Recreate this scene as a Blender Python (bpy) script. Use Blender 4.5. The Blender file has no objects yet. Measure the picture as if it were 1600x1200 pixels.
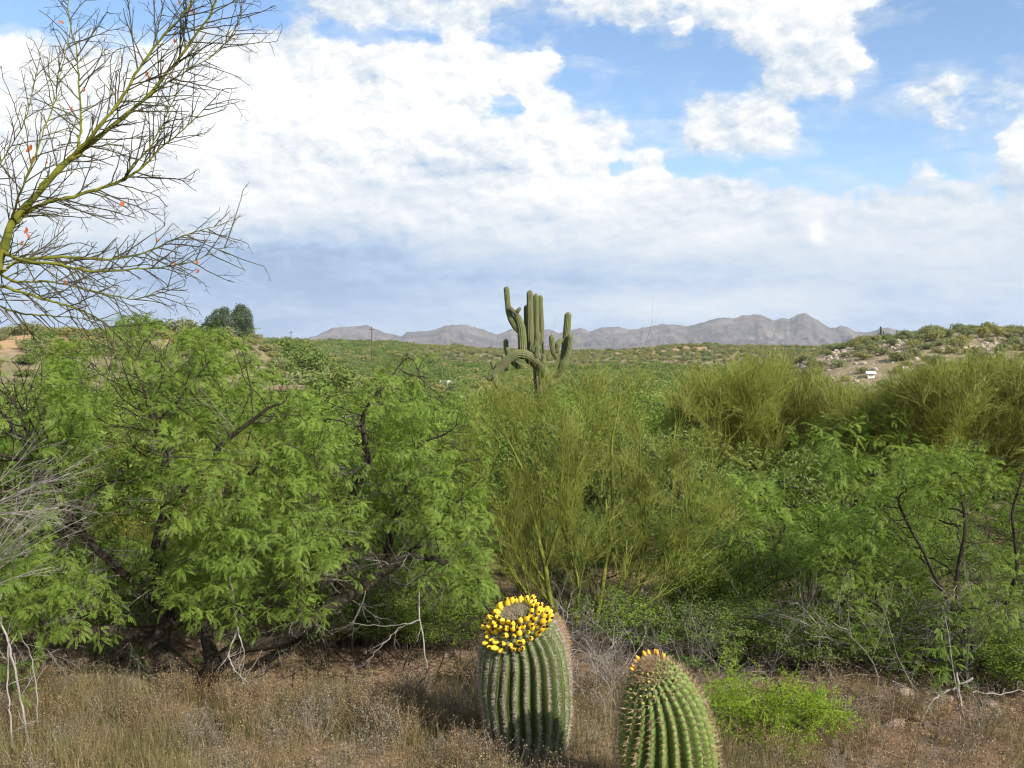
import bpy, math, random
import numpy as np
from mathutils import Vector, Matrix
R = math.radians
C = bpy.context.scene.collection
SC = bpy.context.scene
rng = np.random.default_rng(7)

# ------------------------------------------------------------------ camera, sky, sun
EYE = 2.6            # camera height above the ground in front of it
F = 1537.0           # focal length in pixels of the 1600 px wide photograph
HOR = 550.0          # image row of the true horizon
cam_d = bpy.data.cameras.new('camera'); cam = bpy.data.objects.new('camera', cam_d); C.objects.link(cam)
cam_d.sensor_width = 36; cam_d.lens = 36*F/1600; cam_d.clip_start = .05; cam_d.clip_end = 40000
PITCH = math.atan((600-HOR)/F)
cam.location = (0, 0, EYE); cam.rotation_euler = (R(90)-PITCH, 0, 0)
SC.camera = cam
vs = SC.view_settings; vs.view_transform = 'Standard'; vs.look = 'None'; vs.gamma = 1; vs.use_curve_mapping = False
vs.exposure = 0.75
cy = SC.cycles
cy.max_bounces = 7; cy.diffuse_bounces = 3; cy.glossy_bounces = 2; cy.transmission_bounces = 4
cy.volume_bounces = 0; cy.transparent_max_bounces = 6; cy.caustics_reflective = False; cy.caustics_refractive = False
cy.use_denoising = True; cy.denoising_prefilter = 'FAST'; cy.filter_width = 1.2

SUN_EL, SUN_AZ = R(32), R(135)      # azimuth from +Y towards +X: behind the camera, to the right
sun_to = Vector((math.cos(SUN_EL)*math.sin(SUN_AZ), math.cos(SUN_EL)*math.cos(SUN_AZ), math.sin(SUN_EL)))
sd = bpy.data.lights.new('sun', 'SUN'); sd.energy = 5.0; sd.angle = R(.5); sd.color = (1, .93, .82)
so = bpy.data.objects.new('sun', sd); C.objects.link(so); so.location = (20, -20, 30)
so.rotation_euler = (-sun_to).to_track_quat('-Z', 'Y').to_euler()

class NT:
    """small helper for node graphs"""
    def __init__(s, nt): s.nt = nt
    def n(s, t, **k):
        nd = s.nt.nodes.new(t)
        ins = k.pop('ins', {})
        for a, v in k.items(): setattr(nd, a, v)
        for a, v in ins.items(): s.put(nd.inputs[a], v)
        return nd
    def put(s, sock, v):
        if isinstance(v, bpy.types.NodeSocket): s.nt.links.new(v, sock)
        else: sock.default_value = v
    def m(s, op, a, b=0.0, c=0.0, clamp=False):
        nd = s.n('ShaderNodeMath', operation=op, use_clamp=clamp)
        for i, v in enumerate((a, b, c)): s.put(nd.inputs[i], v)
        return nd.outputs[0]
    def v(s, op, a, b=None):
        nd = s.n('ShaderNodeVectorMath', operation=op)
        s.put(nd.inputs[0], a)
        if b is not None: s.put(nd.inputs['Scale' if op == 'SCALE' else 1], b)
        return nd.outputs['Value' if op in ('LENGTH', 'DOT_PRODUCT') else 'Vector']
    def mapr(s, x, a, b, c=0.0, d=1.0, smooth=False):
        nd = s.n('ShaderNodeMapRange', interpolation_type='SMOOTHSTEP' if smooth else 'LINEAR')
        for i, v in enumerate((x, a, b, c, d)): s.put(nd.inputs[i], v)
        return nd.outputs[0]
    def mix(s, f, a, b, mode='MIX'):
        nd = s.n('ShaderNodeMix', data_type='RGBA', blend_type=mode)
        s.put(nd.inputs[0], f)
        for i, v in ((6, a), (7, b)): s.put(nd.inputs[i], v if isinstance(v, bpy.types.NodeSocket) else (*v, 1)[:4])
        return nd.outputs[2]
    def noise(s, vec, scale, detail=4, rough=.5, dist=0.0, dims='3D', lac=2.0):
        nd = s.n('ShaderNodeTexNoise', noise_dimensions=dims)
        if vec is not None: s.put(nd.inputs['Vector'], vec)
        for k, v in (('Scale', scale), ('Detail', detail), ('Roughness', rough), ('Distortion', dist), ('Lacunarity', lac)): nd.inputs[k].default_value = v
        return nd
    def ramp(s, x, stops, interp='LINEAR'):
        nd = s.n('ShaderNodeValToRGB'); cr = nd.color_ramp; cr.interpolation = interp
        while len(cr.elements) < len(stops): cr.elements.new(1.0)
        for e, (p, c) in zip(cr.elements, sorted(stops, key=lambda q: q[0])):
            e.position = p; e.color = (*c, 1)[:4]
        s.put(nd.inputs[0], x)
        return nd.outputs[0]

def px_az(x): return math.atan((x-800)/F)
def px_el(y): return math.atan((HOR-y)/F)

def build_world():
    w = bpy.data.worlds.new('World'); SC.world = w; w.use_nodes = True
    nt = w.node_tree; nt.nodes.clear(); g = NT(nt)
    sky = g.n('ShaderNodeTexSky', sky_type='NISHITA', sun_disc=False, sun_elevation=SUN_EL, sun_rotation=SUN_AZ,
              altitude=900, air_density=1.0, dust_density=.6, ozone_density=2.2)
    tc = g.n('ShaderNodeTexCoord').outputs['Generated']
    sp = g.n('ShaderNodeSeparateXYZ'); g.put(sp.inputs[0], tc)
    az = g.m('ARCTAN2', sp.outputs[0], sp.outputs[1]); el = g.m('ARCSINE', sp.outputs[2])
    # a flat (azimuth, elevation) frame in radians for the cloud shapes
    P = g.n('ShaderNodeCombineXYZ'); g.put(P.inputs[0], az); g.put(P.inputs[1], el); P = P.outputs[0]
    Pn = g.v('MULTIPLY', tc, (1, 1, 1.6))
    w1 = g.noise(Pn, 9, 2, .5).outputs['Color']; w2 = g.noise(Pn, 34, 5, .6).outputs['Color']
    wv = g.v('ADD', g.v('SCALE', g.v('SUBTRACT', w1, (.5, .5, .5)), .035), g.v('SCALE', g.v('SUBTRACT', w2, (.5, .5, .5)), .038))
    Pw = g.v('ADD', P, g.v('MULTIPLY', wv, (1.0, .7, 0)))
    s2 = g.n('ShaderNodeSeparateXYZ'); g.put(s2.inputs[0], Pw)
    A = px_az(1600)
    u = g.m('PINGPONG', g.m('ABSOLUTE', g.m('MULTIPLY_ADD', s2.outputs[0], 1/(2*A), .5)), 1.0)
    v = s2.outputs[1]
    # how much cloud (first) and how bright (second) it is, band by band above the horizon
    bands = [
     (560, [(0,.95,.12),(1600,.95,.25)]),
     (520, [(0,.95,.20),(400,.95,.10),(600,.95,.22),(900,.95,.30),(1300,.95,.24),(1600,.95,.22)]),
     (480, [(0,.95,.24),(300,.95,.14),(500,.95,.10),(640,.95,.25),(800,.95,.32),(900,.95,.42),(1000,.95,.58),(1100,.95,.60),(1240,.95,.55),(1330,.95,.32),(1600,.95,.36)]),
     (440, [(0,.95,.35),(300,.95,.12),(560,.95,.08),(760,.95,.20),(1000,.95,.22),(1200,.95,.38),(1400,.9,.46),(1600,.9,.50)]),
     (400, [(0,.95,.5),(200,.95,.35),(350,.95,.17),(520,.95,.14),(640,.95,.28),(760,.95,.42),(1000,.92,.48),(1200,.85,.55),(1400,.85,.60),(1600,.8,.55)]),
     (370, [(0,.95,.6),(250,.95,.6),(420,.95,.42),(640,.95,.45),(800,.95,.62),(900,.95,.66),(1060,.85,.7),(1130,.95,.84),(1210,.8,.6),(1262,.7,.62),(1282,.97,.97),(1302,.8,.62),(1450,.75,.62),(1600,.75,.58)]),
     (335, [(0,.95,.7),(250,.95,.75),(450,.95,.72),(700,.95,.70),(800,.95,.82),(850,.95,.56),(930,.95,.85),(1000,.9,.66),(1130,.85,.62),(1230,.72,.60),(1282,.80,.8),(1340,.65,.6),(1500,.75,.66),(1600,.7,.55)]),
     (300, [(0,.95,.85),(250,.95,.85),(480,.95,.82),(620,.95,.66),(700,.95,.62),(800,.95,.86),(930,.95,.92),(1010,.93,.88),(1090,.75,.7),(1180,.62,.66),(1260,.45,.6),(1400,.35,.6),(1445,.62,.8),(1470,.4,.6),(1540,.5,.6),(1600,.72,.6)]),
     (268, [(0,.95,.9),(280,.95,.92),(430,.95,.80),(600,.95,.78),(700,.95,.56),(800,.95,.42),(850,.95,.90),(930,.9,.95),(962,.35,.8),(990,.5,.9),(1015,.97,1),(1045,.5,.9),(1080,.25,.6),(1250,.25,.6),(1400,.25,.6),(1550,.4,.8),(1580,.8,.95),(1600,.9,1)]),
     (225, [(0,.95,.95),(380,1,1),(470,1,.85),(600,1,.92),(740,.97,.86),(840,.95,.95),(940,.85,.9),(1010,.5,.7),(1055,.42,.7),(1090,.75,.66),(1150,.85,.70),(1215,.85,.84),(1245,.4,.8),(1350,.32,.6),(1450,.5,.6),(1550,.45,.6),(1600,.6,.8)]),
     (175, [(0,.95,.95),(360,1,1),(600,1,1),(730,1,1),(760,.5,.9),(800,.3,.8),(830,.75,.92),(880,.75,.92),(920,.4,.8),(990,.4,.6),(1060,.42,.7),(1105,.78,.8),(1135,.55,.75),(1160,.72,.8),(1215,.68,.8),(1245,.25,.8),(1310,.62,.75),(1340,.4,.7),(1400,.42,.7),(1440,.62,.72),(1520,.5,.7),(1600,.42,.7)]),
     (130, [(0,.75,.88),(90,.85,.95),(200,.9,.97),(380,1,1),(560,1,.98),(585,1,.62),(620,1,.98),(740,1,1),(790,.9,1),(850,.6,.9),(890,.2,.8),(1050,.28,.6),(1140,.2,.6),(1175,.4,.6),(1210,.8,.56),(1270,.85,.6),(1305,.65,.78),(1340,.75,.85),(1370,.2,.8),(1600,.15,.6)]),
     (95,  [(0,.45,.8),(80,.3,.8),(200,.4,.9),(300,.8,.9),(380,1,.9),(490,1,.9),(560,.97,.75),(590,.97,.66),(640,.97,1),(860,.95,1),(885,.3,.9),(1020,.25,.6),(1140,.25,.6),(1175,.85,.66),(1230,.97,.66),(1300,.9,.74),(1340,.4,.8),(1370,.15,.6),(1600,.15,.6)]),
     (65,  [(0,.15,.6),(260,.2,.8),(330,.32,.8),(400,.48,.62),(470,.66,.6),(500,.5,.8),(520,.3,.8),(545,.5,.9),(680,.35,.9),(705,.75,.78),(745,.75,.78),(790,.25,.8),(1030,.25,.6),(1060,.65,.78),(1085,.3,.7),(1145,.6,.85),(1180,.95,.92),(1290,.97,.88),(1330,.45,.8),(1390,.35,.6),(1500,.25,.6),(1600,.2,.6)]),
     (25,  [(0,.12,.6),(440,.10,.8),(485,.5,.6),(540,.8,.66),(640,.82,.64),(750,.85,.72),(790,.5,.7),(850,.35,.7),(900,.75,.6),(990,.8,.62),(1030,.45,.6),(1070,.62,.8),(1110,.8,.85),(1140,.6,.8),(1180,.9,.92),(1340,.97,.96),(1390,.3,.7),(1500,.35,.5),(1600,.3,.5)]),
     (-15, [(0,.12,.6),(400,.25,.6),(500,.7,.6),(700,.8,.66),(820,.7,.66),(950,.8,.6),(1060,.6,.6),(1200,.9,.85),(1360,.9,.9),(1420,.35,.6),(1600,.4,.5)]),
     (-200, [(0,.45,.6),(800,.6,.65),(1600,.45,.6)]),
    ]
    cur = None; pv = None
    for y, st in bands:
        stops = [((px_az(x)+A)/(2*A), (d, s_, 0)) for x, d, s_ in st]
        rc = g.ramp(u, stops); e = px_el(y)
        cur = rc if cur is None else g.mix(g.mapr(v, pv, e), cur, rc)
        pv = e
    sc = g.n('ShaderNodeSeparateColor'); g.put(sc.inputs[0], cur)
    D, S = sc.outputs[0], sc.outputs[1]
    elw = g.m('ADD', g.m('MULTIPLY', el, 1.15), g.m('MULTIPLY', g.m('LOGARITHM', g.m('MAXIMUM', g.m('ADD', el, .02), .005), math.e), .085))      # low clouds are drawn out sideways
    cb = g.n('ShaderNodeCombineXYZ'); g.put(cb.inputs[0], az); g.put(cb.inputs[1], elw); g.put(cb.inputs[2], 3.7)
    Q = cb.outputs[0]
    def puffs(q):
        vo = g.n('ShaderNodeTexVoronoi', feature='SMOOTH_F1', voronoi_dimensions='2D'); g.put(vo.inputs['Vector'], g.v('ADD', q, g.v('SCALE', g.v('SUBTRACT', w2, (.5, .5, .5)), .035)))
        for k_, v_ in (('Scale', 26), ('Detail', 3.0), ('Roughness', .55), ('Smoothness', .35), ('Lacunarity', 2.3)): vo.inputs[k_].default_value = v_
        vo.normalize = True
        return g.m('ADD', g.m('MULTIPLY', g.noise(q, 15, 9, .58, .25).outputs[0], .62), g.m('MULTIPLY', g.m('SUBTRACT', .84, g.m('MULTIPLY', vo.outputs['Distance'], 1.15)), .42))
    n1 = puffs(Q)
    Q2 = g.v('ADD', Q, (.006, .011, 0))
    n2 = puffs(Q2)
    wis = g.noise(g.v('MULTIPLY', P, (7, 26, 1)), 1.6, 8, .6, .6).outputs[0]
    d = g.m('ADD', D, g.m('MULTIPLY', g.m('SUBTRACT', n1, .5), .95))
    mask = g.mapr(d, .40, .66, smooth=True)
    thin = g.m('MULTIPLY', g.mapr(wis, .36, .80, 0, .75), g.mapr(D, .05, .5, .35, 1))
    mask = g.m('MAXIMUM', mask, g.mapr(g.m('ADD', d, thin), .46, 1.15, 0, .8))
    rel = g.m('MULTIPLY', g.m('SUBTRACT', n1, n2), g.mapr(el, R(5), R(12), .30, 2.3))
    sh = g.m('ADD', g.m('ADD', S, rel), g.m('MULTIPLY', g.m('SUBTRACT', wis, .5), g.mapr(el, R(4), R(13), .50, .22)))
    edge = g.mapr(d, .6, 1.1, .0, .06)
    sh = g.m('ADD', sh, edge)
    col = g.ramp(sh, [(0, (.25, .40, .63)), (.14, (.31, .46, .70)), (.30, (.46, .61, .82)), (.48, (.64, .74, .86)), (.68, (.80, .86, .92)), (.88, (.95, .98, 1.0)), (1.0, (1.08, 1.09, 1.08))])
    skyc = g.mix(1.0, sky.outputs[0], (1.13, 1.18, 1.20), 'MULTIPLY')
    K = 10.0
    colk = g.v('SCALE', col, K*.595)
    fin = g.mix(mask, skyc, colk)
    bg = g.n('ShaderNodeBackground'); g.put(bg.inputs[0], fin); bg.inputs[1].default_value = .1
    out = g.n('ShaderNodeOutputWorld'); nt.links.new(bg.outputs[0], out.inputs[0])
    w.cycles.sampling_method = 'MANUAL'; w.cycles.sample_map_resolution = 512
build_world()

# ------------------------------------------------------------------ helpers
def W(px, py, D):
    """the point at ground distance D seen at pixel (px, py) of the photograph"""
    y = (600-py)/F; x = (px-800)/F
    c, s = math.cos(PITCH), math.sin(PITCH)
    dy = c + y*s; dz = -s + y*c
    return np.array([x/dy*D, D, EYE + dz/dy*D])

def hsh(ix, iy, seed):
    n = (ix.astype(np.int64)*374761393 + iy.astype(np.int64)*668265263 + seed*1442695041) & 0xffffffff
    n = ((n ^ (n >> 13))*1274126177) & 0xffffffff
    return ((n ^ (n >> 16)) & 0xffff)/65535.0
def vnoise(x, y, seed=0):
    x = np.asarray(x, float); y = np.asarray(y, float)
    ix = np.floor(x); iy = np.floor(y); fx = x-ix; fy = y-iy
    fx = fx*fx*(3-2*fx); fy = fy*fy*(3-2*fy)
    a = hsh(ix, iy, seed); b = hsh(ix+1, iy, seed); c = hsh(ix, iy+1, seed); d = hsh(ix+1, iy+1, seed)
    return (a*(1-fx)+b*fx)*(1-fy)+(c*(1-fx)+d*fx)*fy
def fbm(x, y, o=4, seed=0, gain=.5):
    t = 0; a = 1; tot = 0
    for i in range(o):
        t = t + a*vnoise(x*2**i+i*17.3, y*2**i-i*9.1, seed+i); tot += a; a *= gain
    return t/tot
def ridged(x, y, o=5, seed=0):
    t = 0; a = 1; tot = 0
    for i in range(o):
        t = t + a*(1-np.abs(2*vnoise(x*2**i+i*7.7, y*2**i+i*3.3, seed+i)-1)); tot += a; a *= .52
    return t/tot

def sst(x, a, b):
    t = np.clip((x-a)/(b-a), 0, 1); return t*t*(3-2*t)

class MB:
    """collects triangles and quads, links them as one mesh object"""
    def __init__(s): s.v = []; s.t = []; s.q = []; s.n = 0
    def add(s, v, t=None, q=None):
        v = np.asarray(v, float).reshape(-1, 3)
        if t is not None and len(t): s.t.append(np.asarray(t, int)+s.n)
        if q is not None and len(q): s.q.append(np.asarray(q, int)+s.n)
        s.v.append(v); s.n += len(v)
    def tube(s, P, Rr, k=5, cap=True, squash=None):
        P = np.asarray(P, float); n = len(P); Rr = np.broadcast_to(np.asarray(Rr, float), (n,))
        T = np.gradient(P, axis=0); T /= np.linalg.norm(T, axis=1)[:, None]+1e-9
        m = T.mean(0); ref = np.zeros(3); ref[np.argmin(np.abs(m))] = 1
        a = np.cross(T, ref); a /= np.linalg.norm(a, axis=1)[:, None]+1e-9; b = np.cross(T, a)
        th = np.arange(k)*2*math.pi/k
        V = P[:, None]+Rr[:, None, None]*(a[:, None]*np.cos(th)[None, :, None]+b[:, None]*np.sin(th)[None, :, None])
        V = V.reshape(-1, 3); i = np.arange(n-1)[:, None]*k; j = np.arange(k)[None]; j2 = (j+1) % k
        q = np.stack([i+j, i+j2, i+k+j2, i+k+j], -1).reshape(-1, 4)
        if cap:
            V = np.vstack([V, P[-1]+T[-1]*Rr[-1]]); t = [[(n-1)*k+a_, (n-1)*k+(a_+1) % k, n*k] for a_ in range(k)]
            s.add(V, t, q)
        else: s.add(V, None, q)
    def mesh(s, name, smooth=True):
        me = bpy.data.meshes.new(name)
        V = np.vstack(s.v) if s.v else np.zeros((0, 3))
        T = np.vstack(s.t) if s.t else np.zeros((0, 3), int); Q = np.vstack(s.q) if s.q else np.zeros((0, 4), int)
        me.vertices.add(len(V)); me.vertices.foreach_set('co', V.astype(np.float32).ravel())
        nl = T.size+Q.size; me.loops.add(nl); me.loops.foreach_set('vertex_index', np.concatenate([T.ravel(), Q.ravel()]).astype(np.int32))
        npoly = len(T)+len(Q); me.polygons.add(npoly)
        st = np.concatenate([np.arange(len(T))*3, len(T)*3+np.arange(len(Q))*4]).astype(np.int32)
        me.polygons.foreach_set('loop_start', st)
        me.update(calc_edges=True)
        me.polygons.foreach_set('use_smooth', np.full(npoly, smooth)); me.validate()
        return me
    def build(s, name, mat, parent=None, smooth=True):
        return link(name, s.mesh(name, smooth), mat, parent)

def link(name, me, mat=None, parent=None):
    if mat is not None and not me.materials: me.materials.append(mat)
    o = bpy.data.objects.new(name, me); C.objects.link(o)
    if parent is not None:
        o.parent = parent
    return o
def tag(o, label=None, cat=None, group=None, kind=None):
    if label: o['label'] = label
    if cat: o['category'] = cat
    if group: o['group'] = group
    if kind: o['kind'] = kind
    return o
def thing(name, label, cat, loc=(0, 0, 0), group=None, rz=0):
    o = bpy.data.objects.new(name, None); C.objects.link(o); o.location = Vector([float(c) for c in loc]); o.rotation_euler = (0, 0, rz)
    o.empty_display_size = .1
    return tag(o, label, cat, group)
def child(name, mb, mat, par, smooth=True, kind=None):
    """child whose mesh was made in world coordinates"""
    o = mb.build(name, mat, par, smooth); o.matrix_parent_inverse = Matrix.Translation(-par.location)
    if kind: o['kind'] = kind
    return o
def copy_tree(o, parent=None, loc=None, rz=0, sc=1, sz=None, label=None, group=None):
    c = o.copy(); C.objects.link(c)
    if parent is not None: c.parent = parent
    else:
        c.location = Vector([float(a) for a in loc]); c.rotation_euler = (0, 0, rz); c.scale = (sc, sc, sz or sc)
        if label: c['label'] = label
        if group: c['group'] = group
    for ch in o.children: copy_tree(ch, c)
    return c

# ------------------------------------------------------------------ materials
def mat(name, build):
    m = bpy.data.materials.new(name); m.use_nodes = True; nt = m.node_tree; nt.nodes.clear(); g = NT(nt)
    out = g.n('ShaderNodeOutputMaterial'); s = build(g); nt.links.new(s, out.inputs[0]); return m
def prin(g, col, rough=.8, bump=None, bs=.3, spec=.25, dist=.02):
    b = g.n('ShaderNodeBsdfPrincipled'); g.put(b.inputs['Base Color'], col if isinstance(col, bpy.types.NodeSocket) else (*col, 1))
    g.put(b.inputs['Roughness'], rough); b.inputs['Specular IOR Level'].default_value = spec
    if bump is not None:
        bn = g.n('ShaderNodeBump'); g.put(bn.inputs['Height'], bump); bn.inputs['Strength'].default_value = bs; bn.inputs['Distance'].default_value = dist
        g.nt.links.new(bn.outputs[0], b.inputs['Normal'])
    return b.outputs[0]
def leafmat(name, c1, c2, c3=None, trans=.35, gloss=.02, nscale=1.3):
    def f(g):
        oi = g.n('ShaderNodeObjectInfo'); geo = g.n('ShaderNodeNewGeometry')
        nz = g.noise(geo.outputs['Position'], nscale, 3, .6).outputs[0]
        fac = g.m('ADD', g.m('MULTIPLY', oi.outputs['Random'], .5), g.m('MULTIPLY', g.mapr(nz, .3, .7), .5))
        isl = geo.outputs['Random Per Island']
        fac = g.m('ADD', g.m('MULTIPLY', fac, .7), g.m('MULTIPLY', isl, .3))
        col = g.mix(fac, c1, c2)
        if c3: col = g.mix(g.mapr(isl, .90, .97), col, c3)
        d = g.n('ShaderNodeBsdfDiffuse'); g.put(d.inputs[0], col)
        t = g.n('ShaderNodeBsdfTranslucent'); g.put(t.inputs[0], g.mix(1.0, col, (1.0, 1.15, .5), 'MULTIPLY'))
        m1 = g.n('ShaderNodeMixShader'); m1.inputs[0].default_value = trans
        g.nt.links.new(d.outputs[0], m1.inputs[1]); g.nt.links.new(t.outputs[0], m1.inputs[2])
        gl = g.n('ShaderNodeBsdfGlossy'); gl.inputs['Roughness'].default_value = .65
        m2 = g.n('ShaderNodeMixShader'); m2.inputs[0].default_value = gloss
        g.nt.links.new(m1.outputs[0], m2.inputs[1]); g.nt.links.new(gl.outputs[0], m2.inputs[2])
        return m2.outputs[0]
    return mat(name, f)
def barkmat(name, c1, c2, scale=30, bs=.8, stretch=(1, 1, .25), dist=.01):
    def f(g):
        tc = g.n('ShaderNodeTexCoord').outputs['Object']; p = g.v('MULTIPLY', tc, stretch)
        n = g.noise(p, scale, 6, .65, .6).outputs[0]; n2 = g.noise(tc, 3, 3).outputs[0]
        col = g.mix(g.mapr(g.m('ADD', n, g.m('MULTIPLY', n2, .4)), .5, .85), c1, c2)
        return prin(g, col, .9, n, bs, .15, dist)
    return mat(name, f)
M = {}
M['mesq'] = leafmat('mesquite_leaf', (.095, .170, .020), (.215, .310, .044), (.29, .33, .09), .33)
M['mesq_dark'] = leafmat('dark_mesquite_leaf', (.100, .175, .022), (.200, .285, .040), (.26, .30, .06), .38)
M['mesq_far'] = leafmat('far_mesquite_leaf', (.110, .160, .036), (.185, .245, .060), None, .35, .02, .12)
M['scrub'] = leafmat('scrub_leaf', (.14, .165, .065), (.23, .24, .10), None, .25, .03, .08)
M['olive'] = leafmat('olive_scrub_leaf', (.20, .20, .06), (.31, .29, .10), None, .25, .03, .08)
M['pv_twig'] = leafmat('paloverde_twig', (.145, .180, .022), (.270, .300, .045), (.30, .15, .05), .3, .03)
M['pv_mid'] = leafmat('paloverde_far_twig', (.180, .210, .022), (.310, .330, .042), (.32, .28, .06), .35, .04)
M['shrub'] = leafmat('graythorn_leaf', (.17, .28, .015), (.31, .44, .03), (.34, .38, .06), .4)
M['euc'] = leafmat('gum_leaf', (.045, .075, .028), (.09, .125, .05), None, .3, .05, .3)
M['bark'] = barkmat('mesquite_bark', (.013, .011, .008), (.075, .062, .042), 42, 1.0, (1, 1, .25), .05)
M['twig'] = barkmat('dark_twig', (.016, .013, .010), (.055, .045, .034), 30)
M['pv_bark'] = barkmat('paloverde_bark', (.075, .09, .016), (.19, .21, .036), 22, .3)
M['pv_limb'] = barkmat('paloverde_limb', (.060, .080, .012), (.185, .190, .026), 14, .5, (1, 1, 1), .004)
M['pv_thin'] = barkmat('paloverde_dark_twig', (.030, .028, .018), (.085, .080, .035), 12, .3, (1, 1, 1))
M['dead'] = barkmat('dead_wood', (.13, .115, .10), (.34, .31, .28), 25, .6)
M['dead_dark'] = barkmat('dead_brush', (.085, .075, .065), (.22, .20, .18), 25, .5)
M['straw'] = leafmat('dry_grass_blade', (.130, .102, .042), (.30, .242, .112), (.44, .38, .24), .3, .03, 2.0)
M['straw2'] = leafmat('olive_grass_blade', (.105, .110, .030), (.22, .20, .07), (.36, .30, .16), .3, .03, 2.0)
M['weed'] = leafmat('dry_weed', (.14, .088, .042), (.32, .22, .11), (.55, .42, .25), .3, .03, 3.0)
M['pod'] = mat('dried_pod', lambda g: prin(g, g.mix(g.n('ShaderNodeObjectInfo').outputs['Random'], (.32, .055, .02), (.48, .16, .05)), .6))

def f_rock(a, b, c=None):
    def f(g):
        tc = g.n('ShaderNodeTexCoord').outputs['Object']; oi = g.n('ShaderNodeObjectInfo').outputs['Random']
        n = g.noise(tc, 6, 7, .65).outputs[0]; n2 = g.noise(tc, 40, 4, .6).outputs[0]
        col = g.mix(g.mapr(n, .35, .65), a, b); col = g.mix(g.m('MULTIPLY', oi, .7), col, c or b)
        return prin(g, col, .9, g.m('ADD', n, g.m('MULTIPLY', n2, .3)), .6, .2, .03)
    return f
M['rock'] = mat('reddish_rock', f_rock((.16, .095, .065), (.33, .215, .155), (.38, .33, .28)))
M['pale_rock'] = mat('pale_hill_rock', f_rock((.20, .16, .12), (.36, .30, .24), (.42, .36, .30)))

def f_ground(g):
    geo = g.n('ShaderNodeNewGeometry').outputs['Position']
    at = g.n('ShaderNodeAttribute', attribute_name='soil').outputs['Color']
    sc = g.n('ShaderNodeSeparateColor'); g.put(sc.inputs[0], at)
    n1 = g.noise(geo, .9, 6, .6).outputs[0]; n2 = g.noise(geo, 14, 6, .7).outputs[0]
    vo = g.n('ShaderNodeTexVoronoi', feature='F1'); g.put(vo.inputs['Vector'], geo); vo.inputs['Scale'].default_value = 22
    near = g.mix(g.mapr(n1, .35, .65), (.115, .070, .042), (.235, .155, .095))
    near = g.mix(g.mapr(n2, .45, .75), near, (.30, .215, .145))
    near = g.mix(g.m('MULTIPLY', g.mapr(vo.outputs['Color'], .55, .9), .5), near, (.33, .25, .20))
    nh = g.noise(geo, .12, 8, .7).outputs[0]; nh2 = g.noise(geo, .9, 5, .7).outputs[0]
    hill = g.mix(g.mapr(nh2, .35, .68), (.16, .125, .075), (.36, .285, .205))
    hill = g.mix(g.mapr(nh, .45, .62), hill, (.17, .155, .075))
    valley = g.mix(g.mapr(nh, .4, .65), (.10, .115, .045), (.21, .175, .10))
    orange = g.mix(g.mapr(nh2, .3, .7), (.30, .18, .095), (.44, .30, .17))
    c = g.mix(sc.outputs[0], near, valley); c = g.mix(sc.outputs[1], c, hill); c = g.mix(g.m('MULTIPLY', sc.outputs[2], g.mapr(nh, .30, .42)), c, orange)
    h = g.m('ADD', g.m('MULTIPLY', n2, .5), g.m('MULTIPLY', vo.outputs['Distance'], .5))
    return prin(g, c, .95, h, .7, .1, .03)
M['ground'] = mat('desert_ground', f_ground)

def f_mtn(g):
    geo = g.n('ShaderNodeNewGeometry'); pos = geo.outputs['Position']
    n = g.noise(pos, .0028, 10, .68, .6).outputs[0]; n2 = g.noise(pos, .012, 7, .7).outputs[0]
    c = g.mix(g.mapr(n, .38, .62), (.058, .050, .047), (.185, .150, .132))
    c = g.mix(g.mapr(n2, .52, .66), c, (.055, .060, .042))
    c = g.mix(g.mapr(n2, .30, .38, 1, 0), c, (.27, .21, .175))
    return prin(g, c, .95, n2, .8, .1, 40)
M['mtn'] = mat('mountain_rock', f_mtn)

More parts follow.
